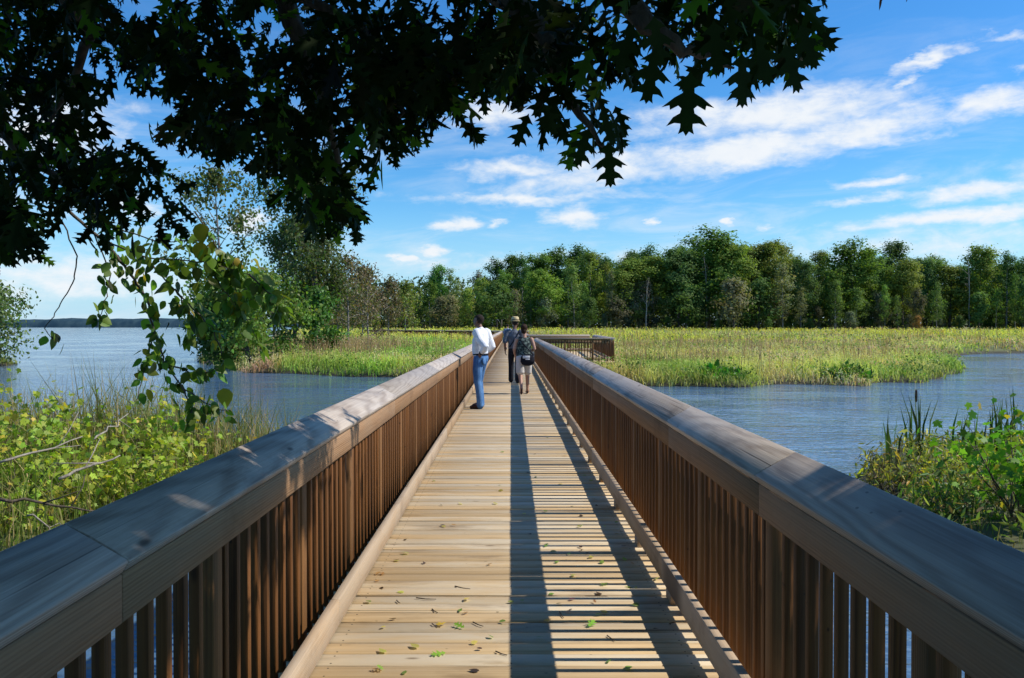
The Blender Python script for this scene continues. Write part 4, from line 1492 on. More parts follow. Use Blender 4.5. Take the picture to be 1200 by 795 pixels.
# cattails
def cattail(px, py_top, Yd, n, label, heads=1, seed=1):
    r = np.random.default_rng(seed)
    x = (px - HX) * Yd / FPX
    gz = float(ground_h(np.array([x]), np.array([Yd]))[0])
    h = CAM_H + (HY - py_top) * Yd / FPX - gz
    o = empty('cattail', (x, Yd, gz), 0, label, 'cattail')
    for i in range(n):
        g = Geo()
        p = np.array([[r.normal(0, 0.09), r.normal(0, 0.09), 0]])
        add_blades(g, p, np.array([h * r.uniform(0.72, 1.12)]), np.array([r.uniform(0.024, 0.042)]), r.normal(0, 0.11, (1, 2)), jitter_col(r, (0.07, 0.12, 0.035), 1), r)
        g.build('leaf', M_GRASS, o)
    for i in range(heads):
        b = np.array([r.normal(0, 0.05), r.normal(0, 0.05), 0])
        e = b + np.array([r.normal(0, 0.05), r.normal(0, 0.05), h * 1.0])
        g = Geo()
        V, Fc = tube_arrays(np.array([b, (b + e) / 2, e]), [0.005, 0.0045, 0.002], 5)
        g.add(V, Fc, (0.16, 0.17, 0.06))
        g.build('stem', M_GRASS, o, True)
        g = Geo()
        c = b + (e - b) * 0.9
        ax = norm(e - b)
        tt = np.array([-0.1, -0.095, -0.07, 0.0, 0.07, 0.095, 0.1])
        V, Fc = tube_arrays(c + ax * tt[:, None], [0.002, 0.011, 0.0155, 0.016, 0.0155, 0.011, 0.002], 8)
        g.add(V, Fc, (0.075, 0.035, 0.015))
        g.build('seed_head', M_GRASS, o, True)


cattail(1077, 456, 13.0, 16, 'cattail clump with a brown seed head standing against the pond', 1, 5)
cattail(1045, 486, 12.6, 9, 'short cattail clump without a head, left of the one with the seed head', 0, 6)
cattail(1165, 466, 13.2, 14, 'cattail leaves between the headed cattail and the right edge', 0, 7)
cattail(1184, 456, 13.0, 15, 'tall cattail leaf clump nearest the right edge', 0, 8)
cattail(1135, 480, 13.6, 7, 'slim cattail clump just right of the headed cattail', 0, 9)

# ------------------------------------------------------------------ overhanging oak
def poly_sample(r, poly, n):
    P = np.array(poly, float)
    lo, hi = P.min(0), P.max(0)
    out_ = []
    while sum(len(o) for o in out_) < n:
        q = r.uniform(lo, hi, (n * 2, 2))
        out_.append(q[poly_signed(q[:, 0], q[:, 1], poly) > 0])
    return np.concatenate(out_)[:n]


ro = np.random.default_rng(909)
# bough regions as the photo shows them, each hung at its own depth in front of the lake
REGIONS = [  # polygon, leaf count, depth range, leaf size
    ([(-80, -60), (1000, -60), (985, 5), (955, 55), (900, 62), (850, 80), (800, 70), (700, 55), (640, 62), (560, 70), (520, 95), (400, 110), (280, 100), (180, 95), (60, 120), (-80, 140)], 1500, (3.2, 5.6), (0.13, 0.18)),
    ([(-80, -60), (560, -60), (580, 60), (500, 110), (420, 130), (330, 140), (280, 105), (200, 85), (110, 95), (60, 120), (-80, 140)], 1100, (3.4, 6.0), (0.12, 0.17)),
    ([(-80, 100), (40, 110), (90, 125), (110, 165), (150, 185), (185, 205), (210, 235), (220, 270), (150, 275), (60, 270), (15, 300), (-80, 310)], 1100, (3.6, 6.2), (0.12, 0.17)),
    ([(235, 80), (330, 100), (420, 120), (395, 165), (385, 200), (400, 230), (415, 255), (385, 275), (355, 255), (335, 215), (300, 175), (265, 155), (240, 165), (190, 160), (180, 140), (230, 120)], 620, (3.4, 5.4), (0.13, 0.17)),
    ([(415, 60), (545, 60), (540, 125), (500, 145), (470, 165), (450, 190), (425, 170), (420, 130)], 360, (3.2, 4.6), (0.13, 0.17)),
    ([(545, 30), (620, 30), (605, 100), (585, 115), (560, 120)], 150, (3.0, 4.2), (0.13, 0.17)),
    ([(600, 20), (660, 30), (665, 90), (690, 130), (715, 165), (728, 185), (705, 195), (680, 175), (655, 150), (640, 130), (625, 125), (612, 90)], 95, (2.8, 3.6), (0.13, 0.16)),
    ([(660, 20), (740, 20), (720, 60), (690, 75), (665, 70)], 70, (2.8, 3.6), (0.14, 0.17)),
    ([(820, 20), (905, 20), (895, 75), (870, 105), (850, 100), (838, 70)], 46, (2.7, 3.3), (0.14, 0.17)),
    ([(895, -10), (960, -10), (945, 35), (925, 60), (920, 55), (900, 40)], 60, (2.8, 3.6), (0.14, 0.17)),
]
oak = empty('oak_tree', (-4.6, -3.2, -0.45), 0, 'big dark oak whose lobed leaves hang over the near end of the boardwalk', 'tree')
OX = np.array([-4.6, -3.2, -0.45])


def oak_child(g, name, mat, smooth=False):
    o = g.build(name, mat, oak, smooth)
    o.location = tuple(-OX)
    return o


g = Geo()
Vt, Ft = tube_arrays(np.array([[-4.6, -3.2, -0.6], [-4.55, -3.15, 0.0], [-4.5, -3.0, 1.5], [-4.2, -2.8, 3.2], [-3.7, -2.4, 5.2], [-3.0, -1.8, 7.2], [-2.6, -1.4, 9.2]]),
                     [0.52, 0.40, 0.33, 0.30, 0.24, 0.16, 0.06], 12)
g.add(Vt, Ft)
oak_child(g, 'trunk', M_BARK, True)


def limb(pts, r0, r1, name='limb', sides=7):
    P = np.array(pts, float)
    k = np.linspace(0, len(P) - 1, len(P) * 4)
    Q = np.stack([np.interp(k, np.arange(len(P)), P[:, c]) for c in range(3)], 1)
    Q = Q + ro.normal(0, 0.012, Q.shape)
    Q[0] = P[0]
    g = Geo()
    V, Fc = tube_arrays(Q, np.linspace(r0, r1, len(Q)), sides)
    g.add(V, Fc)
    return oak_child(g, name, M_BARK, True)


limb([(-4.2, -2.8, 3.2), (-3.6, -0.5, 4.3), tuple(at(60, -30, 3.6)), tuple(at(110, 40, 4.4)), tuple(at(60, 150, 4.8))], 0.10, 0.008)
limb([(-3.7, -2.4, 5.2), (-2.0, 0.5, 5.0), tuple(at(330, -20, 4.2)), tuple(at(380, 120, 4.3)), tuple(at(400, 240, 4.4))], 0.11, 0.008)
limb([(-3.7, -2.4, 5.2), (-1.0, 0.2, 4.6), tuple(at(520, -50, 3.6)), tuple(at(630, 30, 3.3)), tuple(at(665, 115, 3.2)), tuple(at(712, 178, 3.15))], 0.09, 0.005)
limb([(-3.0, -1.8, 7.2), (0.0, 0.8, 5.6), tuple(at(700, -40, 3.2)), tuple(at(760, 30, 3.0)), tuple(at(800, 62, 3.0)), tuple(at(865, 80, 3.0))], 0.09, 0.004)
limb([tuple(at(700, -40, 3.2)), tuple(at(800, -30, 3.1)), tuple(at(900, -5, 3.1)), tuple(at(950, 30, 3.2))], 0.03, 0.004)
limb([(-4.2, -2.8, 3.2), (-4.4, 0.5, 3.9), tuple(at(-60, 60, 4.6)), tuple(at(30, 190, 4.8)), tuple(at(120, 235, 5.0))], 0.09, 0.006)
limb([tuple(at(330, -20, 4.2)), tuple(at(430, 40, 4.0)), tuple(at(480, 110, 3.8)), tuple(at(450, 170, 3.8))], 0.03, 0.005)
limb([(-3.7, -2.4, 5.2), (-1.0, -1.6, 6.4), (2.0, -0.8, 7.2), (4.6, 0.2, 7.4), (6.2, 1.2, 7.0)], 0.15, 0.03)
limb([(-3.0, -1.8, 7.2), (-1.5, 1.0, 8.2), (0.0, 3.5, 8.6), (0.8, 5.5, 8.4)], 0.11, 0.03)
limb([(-3.7, -2.4, 5.2), (-5.0, 0.0, 6.8), (-6.0, 3.0, 7.4)], 0.11, 0.03)
limb([(2.0, -0.8, 7.2), (3.6, 0.8, 6.2), (5.0, 2.0, 5.4), (5.6, 2.6, 4.8)], 0.06, 0.015)

g = Geo()
gt = Geo()
for poly, n, (d0, d1), (s0, s1) in REGIONS:
    n = int(n * 0.8)
    nc = max(4, n // 10)
    cq = poly_sample(ro, poly, nc)
    cd = ro.uniform(d0, d1, nc)
    ci_ = ro.integers(0, nc, n)
    ang_ = ro.random(n) * 2 * PI
    rr_ = np.sqrt(ro.random(n)) * 0.17
    Yd = cd[ci_] + ro.normal(0, 0.10, n)
    P = np.stack([(cq[ci_, 0] - HX) * cd[ci_] / FPX + rr_ * np.cos(ang_), Yd, CAM_H + (HY - cq[ci_, 1]) * cd[ci_] / FPX + rr_ * np.sin(ang_) * 0.8], 1)
    tip = np.stack([np.cos(ang_) * 0.7 + ro.normal(0, 0.3, n), ro.normal(0, 0.45, n), np.sin(ang_) * 0.35 - np.abs(ro.normal(0.6, 0.35, n))], 1)
    nr = np.stack([ro.normal(0, 0.55, n), -np.ones(n) * ro.uniform(0.1, 1.0, n), ro.normal(0.45, 0.4, n)], 1)
    sz = ro.uniform(s0 * 0.7, s1 * 0.97, n)
    tipn = norm(tip)
    P0 = P - tipn * (sz * 0.45)[:, None] + np.array([0, 0, 0.02])
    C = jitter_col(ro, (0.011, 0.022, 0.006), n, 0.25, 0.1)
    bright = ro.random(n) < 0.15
    C[bright] = jitter_col(ro, (0.06, 0.13, 0.014), int(bright.sum()))  # a share of leaves coloured as if sunlit, among the dark ones
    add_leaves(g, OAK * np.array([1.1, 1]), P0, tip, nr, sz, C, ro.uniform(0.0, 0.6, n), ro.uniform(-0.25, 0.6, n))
# the two big leaves that hang free at the right
for (px_, py_, Yd, s, tx, ny) in ((768, 58, 2.55, 0.165, -0.15, 0.1), (808, 84, 2.45, 0.185, -0.05, -0.2), (765, 20, 2.6, 0.16, 0.2, 0.2), (742, 30, 2.7, 0.16, -0.3, 0.1),
                                  (835, 25, 2.6, 0.17, 0.15, 0.0), (868, 62, 2.6, 0.17, 0.1, 0.3), (884, 40, 2.6, 0.17, 0.35, 0.0), (918, 52, 2.7, 0.165, 0.4, 0.1), (935, 30, 2.8, 0.16, .5, 0),
                                  (712, 166, 3.1, 0.17, 0.1, 0.1), (690, 150, 3.1, 0.15, -0.3, 0.2), (655, 110, 3.1, 0.15, -0.4, 0.1), (640, 96, 3.1, 0.14, -0.3, 0.1), (705, 130, 3.1, 0.14, 0.4, 0.3)):
    p = at(px_, py_, Yd)
    add_leaves(g, OAK * np.array([1.15, 1]), p[None], np.array([[tx, 0.1, -1.0]]), np.array([[ny, -1.0, 0.25]]), s, np.array([[0.012, 0.026, 0.006]]), 0.12, 0.1)
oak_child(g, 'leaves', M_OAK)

# the crown overhead that shades all this
n = 110000
q = norm(ro.normal(size=(n, 3))) * (ro.random(n) ** 0.42)[:, None]
P = q * np.array([8.8, 8.0, 4.2]) + np.array([0.0, 0.0, 7.3])
s = P[:, 0] - P[:, 2]
X_, Y_, Z_ = P.T
wob = (vnoise(X_ * 1.0 + 40, Z_ + 10, 0.7, 15) - 0.5) * 1.2 + (vnoise(X_ + 3, Y_, 0.45, 16) - .5) * 0.5
lim = np.where(s > -1.7, 3.05, np.where(s > -2.6, 4.3, 6.1)) + wob * np.where(s > -1.7, 0.6, 1.0)
frame_ok = (Z_ > CAM_H + 0.43 * Y_ + 0.5) | (X_ > 0.66 * Y_ + 0.9) | (Y_ < 0)
clump = vnoise(X_ * 1.0 + Z_ * 0.6, Y_ + Z_ * 0.5, 1.1, 17) * 0.6 + vnoise(X_ - Z_, Y_, 0.5, 18) * 0.4
k = (Y_ < lim) & frame_ok & (clump > np.where((s > -1.7) & (Y_ < 2.9), 0.2, np.where((s < -2.6) & (Y_ > 3.0), 0.42, 0.33))) & (Z_ > 3.4)
P = P[k][:19000]
n = len(P)
g = Geo()
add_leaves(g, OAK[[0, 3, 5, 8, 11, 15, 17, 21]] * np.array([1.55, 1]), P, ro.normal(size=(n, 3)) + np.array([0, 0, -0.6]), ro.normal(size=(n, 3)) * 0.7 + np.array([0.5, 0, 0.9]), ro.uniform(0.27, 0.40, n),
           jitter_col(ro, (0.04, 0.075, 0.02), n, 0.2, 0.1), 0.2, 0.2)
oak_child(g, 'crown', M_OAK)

# thin trailing branch of paler leaves hanging in front of the lake
tb0 = at(121, 270, 6.60)
trail = empty('trailing_branch', tuple(tb0), 0, 'thin trailing branch with pale green oval leaves hanging before the lake at left', 'branch')


def trail_child(g, name, mat, smooth=False):
    o = g.build(name, mat, trail, smooth)
    o.location = tuple(-tb0)
    return o


STEMS = [[(60, 230, 6.50), (121, 282, 6.60), (153, 320, 6.60), (173, 352, 6.60), (181, 388, 6.60), (193, 425, 6.55), (213, 453, 6.50), (241, 473, 6.40), (268, 483, 6.35)],
         [(121, 282, 6.60), (171, 302, 6.50), (241, 307, 6.40), (292, 322, 6.30)],
         [(213, 453, 6.50), (225, 480, 6.50), (218, 500, 6.50)],
         [(60, 230, 6.50), (92, 300, 6.70), (86, 332, 6.70), (70, 360, 6.70), (52, 386, 6.70), (66, 402, 6.70)],
         [(100, 250, 6.60), (131, 320, 6.80), (122, 360, 6.80), (113, 384, 6.80)],
         [(181, 388, 6.60), (170, 430, 6.70), (160, 470, 6.70)],
         [(241, 307, 6.40), (262, 340, 6.40), (285, 365, 6.40), (300, 395, 6.40)],
         [(171, 302, 6.50), (205, 340, 6.50), (225, 370, 6.50), (232, 395, 6.50)],
         [(193, 425, 6.55), (230, 440, 6.50), (255, 432, 6.45)],
         [(230, 250, 6.5), (255, 290, 6.4), (275, 330, 6.4), (282, 372, 6.4)],
         [(292, 322, 6.3), (318, 345, 6.3), (328, 372, 6.3)],
         [(90, 240, 6.7), (140, 268, 6.7), (190, 285, 6.6), (232, 282, 6.5)],
         [(205, 340, 6.5), (250, 385, 6.4), (262, 425, 6.4)]]
g = Geo()
lp = []
for si, st in enumerate(STEMS):
    P = np.array([at(*s_) for s_ in st])
    k = np.linspace(0, len(P) - 1, len(P) * 6)
    Q = np.stack([np.interp(k, np.arange(len(P)), P[:, c]) for c in range(3)], 1) + ro.normal(0, 0.004, (len(k), 3))
    V, Fc = tube_arrays(Q, np.linspace(0.013 if si == 0 else 0.007, 0.003, len(Q)), 6)
    g.add(V, Fc)
    nleaf = {0: 100, 1: 110, 2: 14, 3: 6, 4: 26, 5: 24, 6: 55, 7: 60, 8: 22, 9: 45, 10: 40, 11: 34, 12: 30}[si]
    kk = ro.uniform(0.16 if si != 3 else 0.8, 1, nleaf) * (len(Q) - 1)
    base = np.stack([np.interp(kk, np.arange(len(Q)), Q[:, c]) for c in range(3)], 1)
    lp.append(base + ro.normal(0, 0.07 if si in (1, 6, 7) else 0.035, (nleaf, 3)))
lp = np.concatenate(lp)
n = len(lp)
# petioles
tipd = np.stack([ro.normal(0.0, 0.6, n), ro.normal(0, 0.5, n), -np.abs(ro.normal(0.8, 0.3, n))], 1)
trail_child(g, 'stem', M_TWIG, True)
g = Geo()
C = jitter_col(ro, (0.13, 0.21, 0.03), n, 0.35, 0.12)
yl = ro.random(n) < 0.05
C[yl] = jitter_col(ro, (0.40, 0.30, 0.03), int(yl.sum()), 0.15, 0.05)
add_leaves(g, OVATE * np.array([1.0, 1]), lp, tipd, np.stack([ro.normal(0, .8, n), -ro.random(n), ro.normal(.3, .5, n)], 1), ro.uniform(0.07, 0.125, n), C, ro.uniform(0.1, 0.5, n), ro.uniform(0, .4, n))
for (px_, py_) in ((235, 262), (234, 284), (262, 455)):
    add_leaves(g, OVATE * np.array([1.25, 1]), at(px_, py_, 6.4)[None], np.array([[0.1, 0, -1.0]]), np.array([[0.1, -1, 0.2]]), 0.16, np.array([[0.33, 0.27, 0.03]]), 0.1, 0.1)
trail_child(g, 'leaves', M_LEAF)

# a twig tip with two small curled leaves at the very top right
g = Geo()
tw = empty('oak_twig', tuple(at(862, -40, 2.9)), 0, 'small dry twig tip with curled leaves at the top edge, right of the oak boughs', 'twig')
b0 = at(862, -40, 2.9)
V, Fc = tube_arrays(np.array([b0, at(860, -15, 2.9), at(862, 2, 2.9)]), [0.004, 0.003, 0.0015], 5)
g.add(V, Fc)
o = g.build('stem', M_TWIG, tw)
o.location = tuple(-b0)
g = Geo()
P = np.array([at(1030, -2, 2.9), at(1033, -6, 2.9), at(1062, -6, 2.9)])
add_leaves(g, LANCE, P, np.array([[0.1, 0, -1.], [-.2, 0, -1], [0, 0, -1.]]), np.array([[0.4, -1, 0], [.2, -1, .2], [0.5, -1, 0]]), np.array([0.045, 0.04, 0.03]), np.array([[0.10, 0.03, 0.02]] * 3), .3, .3)
V, Fc = tube_arrays(np.array([b0, at(950, -45, 2.9), at(1030, -2, 2.9)]), [0.004, 0.003, 0.001], 5)
g.add(V, Fc, (0.08, 0.06, 0.04))
V, Fc = tube_arrays(np.array([at(950, -45, 2.9), at(1062, -6, 2.9)]), [0.002, 0.001], 5)
g.add(V, Fc, (0.08, 0.06, 0.04))
o = g.build('dry_leaves', M_LEAF, tw)
o.location = tuple(-b0)

# ------------------------------------------------------------------ litter on the deck
FX0 = (360.0, 480.0)
LEAVES = [  # in zoomed pixels of the deck view (x 2.4), colour key
    (675, 82, 'y'), (548, 122, 'g'), (543, 216, 'g'), (545, 232, 'y'), (645, 208, 'y'), (712, 160, 'o'), (713, 212, 'y'), (748, 275, 'g'), (670, 290, 'g'), (430, 268, 'y'), (528, 268, 'y'),
    (672, 388, 'G'), (692, 406, 'y'), (738, 413, 'g'), (512, 442, 'o'), (838, 498, 'G'), (985, 484, 'y'), (688, 526, 'g'), (747, 540, 'r'), (738, 575, 'o'), (810, 548, 'o'), (925, 558, 'g'),
    (677, 602, 'Y'), (800, 612, 'G'), (430, 573, 'g'), (445, 580, 'o'), (427, 618, 'G'), (378, 612, 'Y'), (515, 648, 'g'), (470, 665, 'y'), (368, 697, 'G'), (193, 744, 'o'), (203, 738, 'G'),
    (300, 675, 'y'), (550, 605, 'g'), (483, 682, 'b'), (468, 745, 'b'), (272, 750, 'g'), (850, 718, 'g'), (627, 356, 'b'), (620, 180, 'b'), (902, 506, 'g'), (835, 578, 'y'), (412, 330, 'o'),
    (447, 541, 'y'), (905, 738, 'g'), (605, 545, 'y'), (703, 435, 'g'), (830, 436, 'g'), (655, 650, 'g'), (726, 132, 'o'), (590, 128, 'b'), (640, 128, 'b'), (572, 548, 'y')]
KEY = {'y': ((0.42, 0.38, 0.10), 'small pale yellow fallen leaf on the deck boards', 0.055), 'Y': ((0.55, 0.36, 0.04), 'golden yellow fallen leaf on the deck boards', 0.06),
       'g': ((0.16, 0.24, 0.05), 'small green fallen leaf on the deck boards', 0.055), 'G': ((0.20, 0.36, 0.04), 'larger bright green fallen leaf on the deck boards', 0.085),
       'o': ((0.30, 0.16, 0.05), 'curled brown orange fallen leaf on the deck boards', 0.06), 'r': ((0.34, 0.05, 0.05), 'red fallen leaf in the striped shade on the deck', 0.055),
       'b': ((0.06, 0.035, 0.02), 'dark withered scrap of leaf on the deck boards', 0.05)}
rl = np.random.default_rng(9)
for _ in range(46):
    yy_ = 395 / 2.4 + 480 - rl.random() ** 1.6 * 150 + 140 * rl.random()
    yy_ = min(max(yy_, 520), 792)
    half = 0.86 * FPX / FPX * (yy_ - HY) / CAM_H
    xx_ = HX + half * (rl.uniform(-1, 1) if rl.random() < 0.5 else rl.choice([-1, 1]) * rl.uniform(0.82, 0.98))
    LEAVES.append(((xx_ - 360) * 2.4, (yy_ - 480) * 2.4, 'bbbooyyg'[rl.integers(8)]))
for (zx, zy, kk) in LEAVES:
    px_, py_ = 360 + zx / 2.4, 480 + zy / 2.4
    Yd = FPX * CAM_H / (py_ - HY)
    x = (px_ - HX) * Yd / FPX
    cc, lab, s = KEY[kk]
    s = s * rl.uniform(0.55, 1.05)
    a = rl.random() * 2 * PI
    g = Geo()
    hf = OAK if kk in 'Go' else (MAPLE if kk in 'Y' else OVATE)
    add_leaves(g, hf, np.array([[-math.cos(a) * s * .5, -math.sin(a) * s * .5, 0.004]]), np.array([[math.cos(a), math.sin(a), rl.uniform(0, .08)]]), np.array([[rl.normal(0, .25), rl.normal(0, .25), 1.0]]), s,
               jitter_col(rl, cc, 1, 0.12, 0.06) * 1.35, -rl.uniform(0.05, 0.25), -rl.uniform(0.0, 0.12))
    o = g.build('fallen_leaf', M_LEAF)
    o.location = (x, Yd, 0.004)
    tag(o, lab, 'leaf', 'fallen leaves on the deck')
for i, (x0, y0, x1, y1) in enumerate(((415, 500, 458, 508), (305, 533, 362, 537), (250, 540, 260, 548), (350, 565, 366, 575), (466, 602, 495, 614), (530, 685, 562, 696), (710, 572, 722, 590), (845, 640, 868, 655), (350, 606, 360, 612))):
    pts = []
    for (zx, zy) in ((x0, y0), ((x0 + x1) / 2, (y0 + y1) / 2 + 1.5), (x1, y1)):
        px_, py_ = 360 + zx / 2.4, 480 + zy / 2.4
        Yd = FPX * (CAM_H - 0.006) / (py_ - HY)
        pts.append([(px_ - HX) * Yd / FPX, Yd, 0.006])
    P = np.array(pts)
    c0 = P.mean(0)
    g = Geo()
    V, Fc = tube_arrays(P - c0, [0.0035, 0.003, 0.002], 5)
    g.add(V, Fc)
    o = g.build('twig', M_TWIG, None, True)
    o.location = tuple(c0)
    tag(o, 'thin dark twig fallen on the deck boards', 'twig', 'twigs on the deck')

# ------------------------------------------------------------------ people
def fuse(geo, name, mat, parent, voxel, smooth=4, face=None):
    me = geo.mesh(name)
    tmp = bpy.data.objects.new('temporary', me)
    col.objects.link(tmp)
    md = tmp.modifiers.new('remesh', 'REMESH')
    md.mode = 'VOXEL'
    md.voxel_size = voxel
    sm = tmp.modifiers.new('smooth', 'SMOOTH')
    sm.factor = 0.5
    sm.iterations = smooth
    dg = bpy.context.evaluated_depsgraph_get()
    me2 = bpy.data.meshes.new_from_object(tmp.evaluated_get(dg))
    bpy.data.objects.remove(tmp)
    bpy.data.meshes.remove(me)
    me2.name = name
    me2.materials.clear()
    n = len(me2.vertices)
    co = np.zeros(n * 3)
    me2.vertices.foreach_get('co', co)
    co = co.reshape(-1, 3)
    a = me2.attributes.new('face', 'FLOAT_COLOR', 'POINT')
    C = np.ones((n, 4))
    for (p, r, c) in (face or []):
        C[np.linalg.norm(co - np.array(p), axis=1) < r, :3] = c
    a.data.foreach_set('color', C.ravel().astype(np.float32))
    me2.polygons.foreach_set('use_smooth', np.ones(len(me2.polygons), bool))
    o = link_mesh(name, me2, mat, parent)
    return o


def chain(g, pts, radii, n=10):
    """smooth capsule-like limb through points"""
    P = np.array(pts, float)
    R = np.array(radii, float)
    if R.ndim == 1:
        R = np.stack([R, R], 1)
    k = np.linspace(0, len(P) - 1, (len(P) - 1) * 4 + 1)
    i = np.arange(len(P))
    Q = np.stack([np.interp(k, i, P[:, c]) for c in range(3)], 1)
    RR = np.stack([np.interp(k, i, R[:, c]) for c in range(2)], 1)
    # round ends
    d0 = norm(Q[0] - Q[1])
    d1 = norm(Q[-1] - Q[-2])
    Q = np.concatenate([[Q[0] + d0 * RR[0].min() * 0.7], Q, [Q[-1] + d1 * RR[-1].min() * 0.7]])
    RR = np.concatenate([[RR[0] * 0.45], RR, [RR[-1] * 0.45]])
    V, Fc = tube_arrays(Q, RR, n)
    g.add(V, Fc)


def ball(g, c, r, nu=14, nv=10):
    c = np.array(c, float)
    r = np.array(r, float) * np.ones(3)
    th = np.linspace(0, PI, nv)
    ph = np.arange(nu) * 2 * PI / nu
    V = [[0, 0, 1]] + [[math.sin(t) * math.cos(p), math.sin(t) * math.sin(p), math.cos(t)] for t in th[1:-1] for p in ph] + [[0, 0, -1]]
    V = np.array(V) * r + c
    q, tr = [], []
    for j in range(nu):
        tr.append([0, 1 + j, 1 + (j + 1) % nu])
        tr.append([len(V) - 1, 1 + (nv - 3) * nu + (j + 1) % nu, 1 + (nv - 3) * nu + j])
    for i in range(nv - 3):
        for j in range(nu):
            a = 1 + i * nu + j
            b = 1 + i * nu + (j + 1) % nu
            q.append([a, a + nu, b + nu, b])
    g.add(V, [np.array(q), np.array(tr)])


def head(g, c, fwd, s=1.0):
    """head centred at c looking along fwd (plan direction); returns face marks"""
    f = np.array([fwd[0], fwd[1], 0.0])
    f /= np.linalg.norm(f)
    sd_ = np.array([f[1], -f[0], 0])
    up = np.array([0, 0, 1.0])
    c = np.array(c, float)

    def p(x, y, z):
        return c + (sd_ * x + f * y + up * z) * s

    def el(cc, rx, ry, rz):
        q = Geo()
        ball(q, (0, 0, 0), (1, 1, 1))
        V = q.V[0]
        V = cc + (V[:, :1] * sd_ * rx + V[:, 1:2] * f * ry + V[:, 2:] * up * rz) * s
        g.add(V, q.F)
    el(p(0, -0.012, 0.028), 0.076, 0.094, 0.088)
    el(p(0, 0.02, -0.04), 0.060, 0.070, 0.075)
    el(p(0, 0.055, -0.092), 0.030, 0.028, 0.024)
    el(p(0, 0.094, -0.022), 0.012, 0.022, 0.018)
    el(p(0, 0.088, -0.002), 0.010, 0.014, 0.03)
    el(p(0, 0.082, -0.058), 0.024, 0.012, 0.012)
    for sx in (-1, 1):
        el(p(sx * 0.078, -0.008, -0.01), 0.010, 0.020, 0.032)
        el(p(sx * 0.032, 0.074, 0.022), 0.024, 0.012, 0.010)
    return [(p(0.031, 0.083, 0.004), 0.013 * s, (0.12, 0.1, 0.1)), (p(-0.031, 0.083, 0.004), 0.013 * s, (0.12, 0.1, 0.1)), (p(0, 0.092, -0.058), 0.016 * s, (0.75, 0.5, 0.48))]


def hand(g, wrist, direction, palm_normal, s=1.0, curl=0.4):
    d = norm(np.array(direction, float))
    n_ = np.array(palm_normal, float)
    n_ = norm(n_ - d * n_.dot(d))
    sd_ = np.cross(d, n_)
    w = np.array(wrist, float)
    for k in range(4):
        o = (k - 1.5) * 0.019 * s
        chain(g, [w + sd_ * o * 0.5, w + d * 0.045 * s + sd_ * o, w + d * 0.088 * s + sd_ * o], [0.016 * s, 0.014 * s, 0.011 * s], 7)
        L = (0.068, 0.080, 0.074, 0.058)[k] * s
        b = w + d * 0.09 * s + sd_ * o
        d1 = norm(d * math.cos(curl) + n_ * math.sin(curl))
        d2 = norm(d * math.cos(curl * 2.2) + n_ * math.sin(curl * 2.2))
        m_ = b + d1 * L * 0.5
        chain(g, [b, m_, m_ + d2 * L * 0.5], [0.0095 * s, 0.0088 * s, 0.0075 * s], 7)
    b = w + d * 0.03 * s - sd_ * 0.026 * s
    m_ = b + norm(d * 0.8 - sd_ * 0.6 + n_ * 0.2) * 0.038 * s
    chain(g, [b, m_, m_ + norm(d + n_ * 0.4 - sd_ * 0.1) * 0.03 * s], [0.013 * s, 0.0105 * s, 0.008 * s], 7)


def hair_shell(parent, c, fwd, mat, s=1.0, back=0.0, name='hair', bun=False, front=0.035):
    g = Geo()
    f = norm(np.array([fwd[0], fwd[1], 0.0]))
    c = np.array(c, float)
    q = Geo()
    ball(q, (0, 0, 0), (1, 1, 1), 20, 14)
    sd_ = np.array([f[1], -f[0], 0])
    V = q.V[0]
    V = c + (V[:, :1] * sd_ * 0.084 + V[:, 1:2] * f * 0.098 + V[:, 2:] * np.array([0, 0, 0.092])) * s + (np.array([0, 0, 0.036]) - f * 0.022) * s
    g.add(V, q.F)
    if back:
        ball(g, c - f * 0.055 * s + np.array([0, 0, -0.035 - back * .3]) * s, (0.066 * s, 0.066 * s, (0.05 + back) * s))
    if bun:
        ball(g, c - f * 0.115 * s + np.array([0, 0, 0.06]) * s, 0.045 * s)
    me = g.mesh(name, True)
    # cut away the face side
    import bmesh
    bm = bmesh.new()
    bm.from_mesh(me)
    dead = [v for v in bm.verts if (np.array(v.co) - c).dot(f) > front * s and v.co.z < c[2] + 0.055 * s]
    bmesh.ops.delete(bm, geom=dead, context='VERTS')
    bm.to_mesh(me)
    bm.free()
    return link_mesh(name, me, mat, parent)


M_SKIN_D = skin_mat('skin_brown', (0.22, 0.105, 0.06))
M_SKIN_L = skin_mat('skin_light', (0.52, 0.29, 0.20))
M_HAIR = cloth_mat('dark_hair', (0.018, 0.013, 0.01), (0.04, 0.028, 0.02), 40)
M_HAIR_B = cloth_mat('brown_hair', (0.045, 0.022, 0.012), (0.02, 0.01, 0.006), 40)
M_WHITE = cloth_mat('white_cotton', (0.80, 0.80, 0.82), (0.70, 0.71, 0.75), 6)
M_JEANS = cloth_mat('blue_denim', (0.06, 0.16, 0.36), (0.12, 0.25, 0.47), 8, lo=0.35, hi=0.7)
M_BLACK = cloth_mat('black_cloth', (0.012, 0.013, 0.02), (0.02, 0.02, 0.028), 12)
M_LEATHER = cloth_mat('brown_leather', (0.06, 0.03, 0.018), None, 12, 0.5)
M_GREY = cloth_mat('grey_shirt', (0.10, 0.11, 0.13), (0.16, 0.17, 0.20), 10)
M_PRINT = cloth_mat('printed_top', (0.02, 0.03, 0.03), (0.16, 0.20, 0.17), 22, lo=0.5, hi=0.56)
M_CREAM = cloth_mat('cream_cloth', (0.66, 0.62, 0.58), (0.58, 0.54, 0.51), 6)
M_STRAW = cloth_mat('straw', (0.62, 0.50, 0.27), (0.48, 0.36, 0.18), 60)
M_BLUE = cloth_mat('blue_grey_shirt', (0.19, 0.24, 0.34), (0.25, 0.30, 0.40), 10)
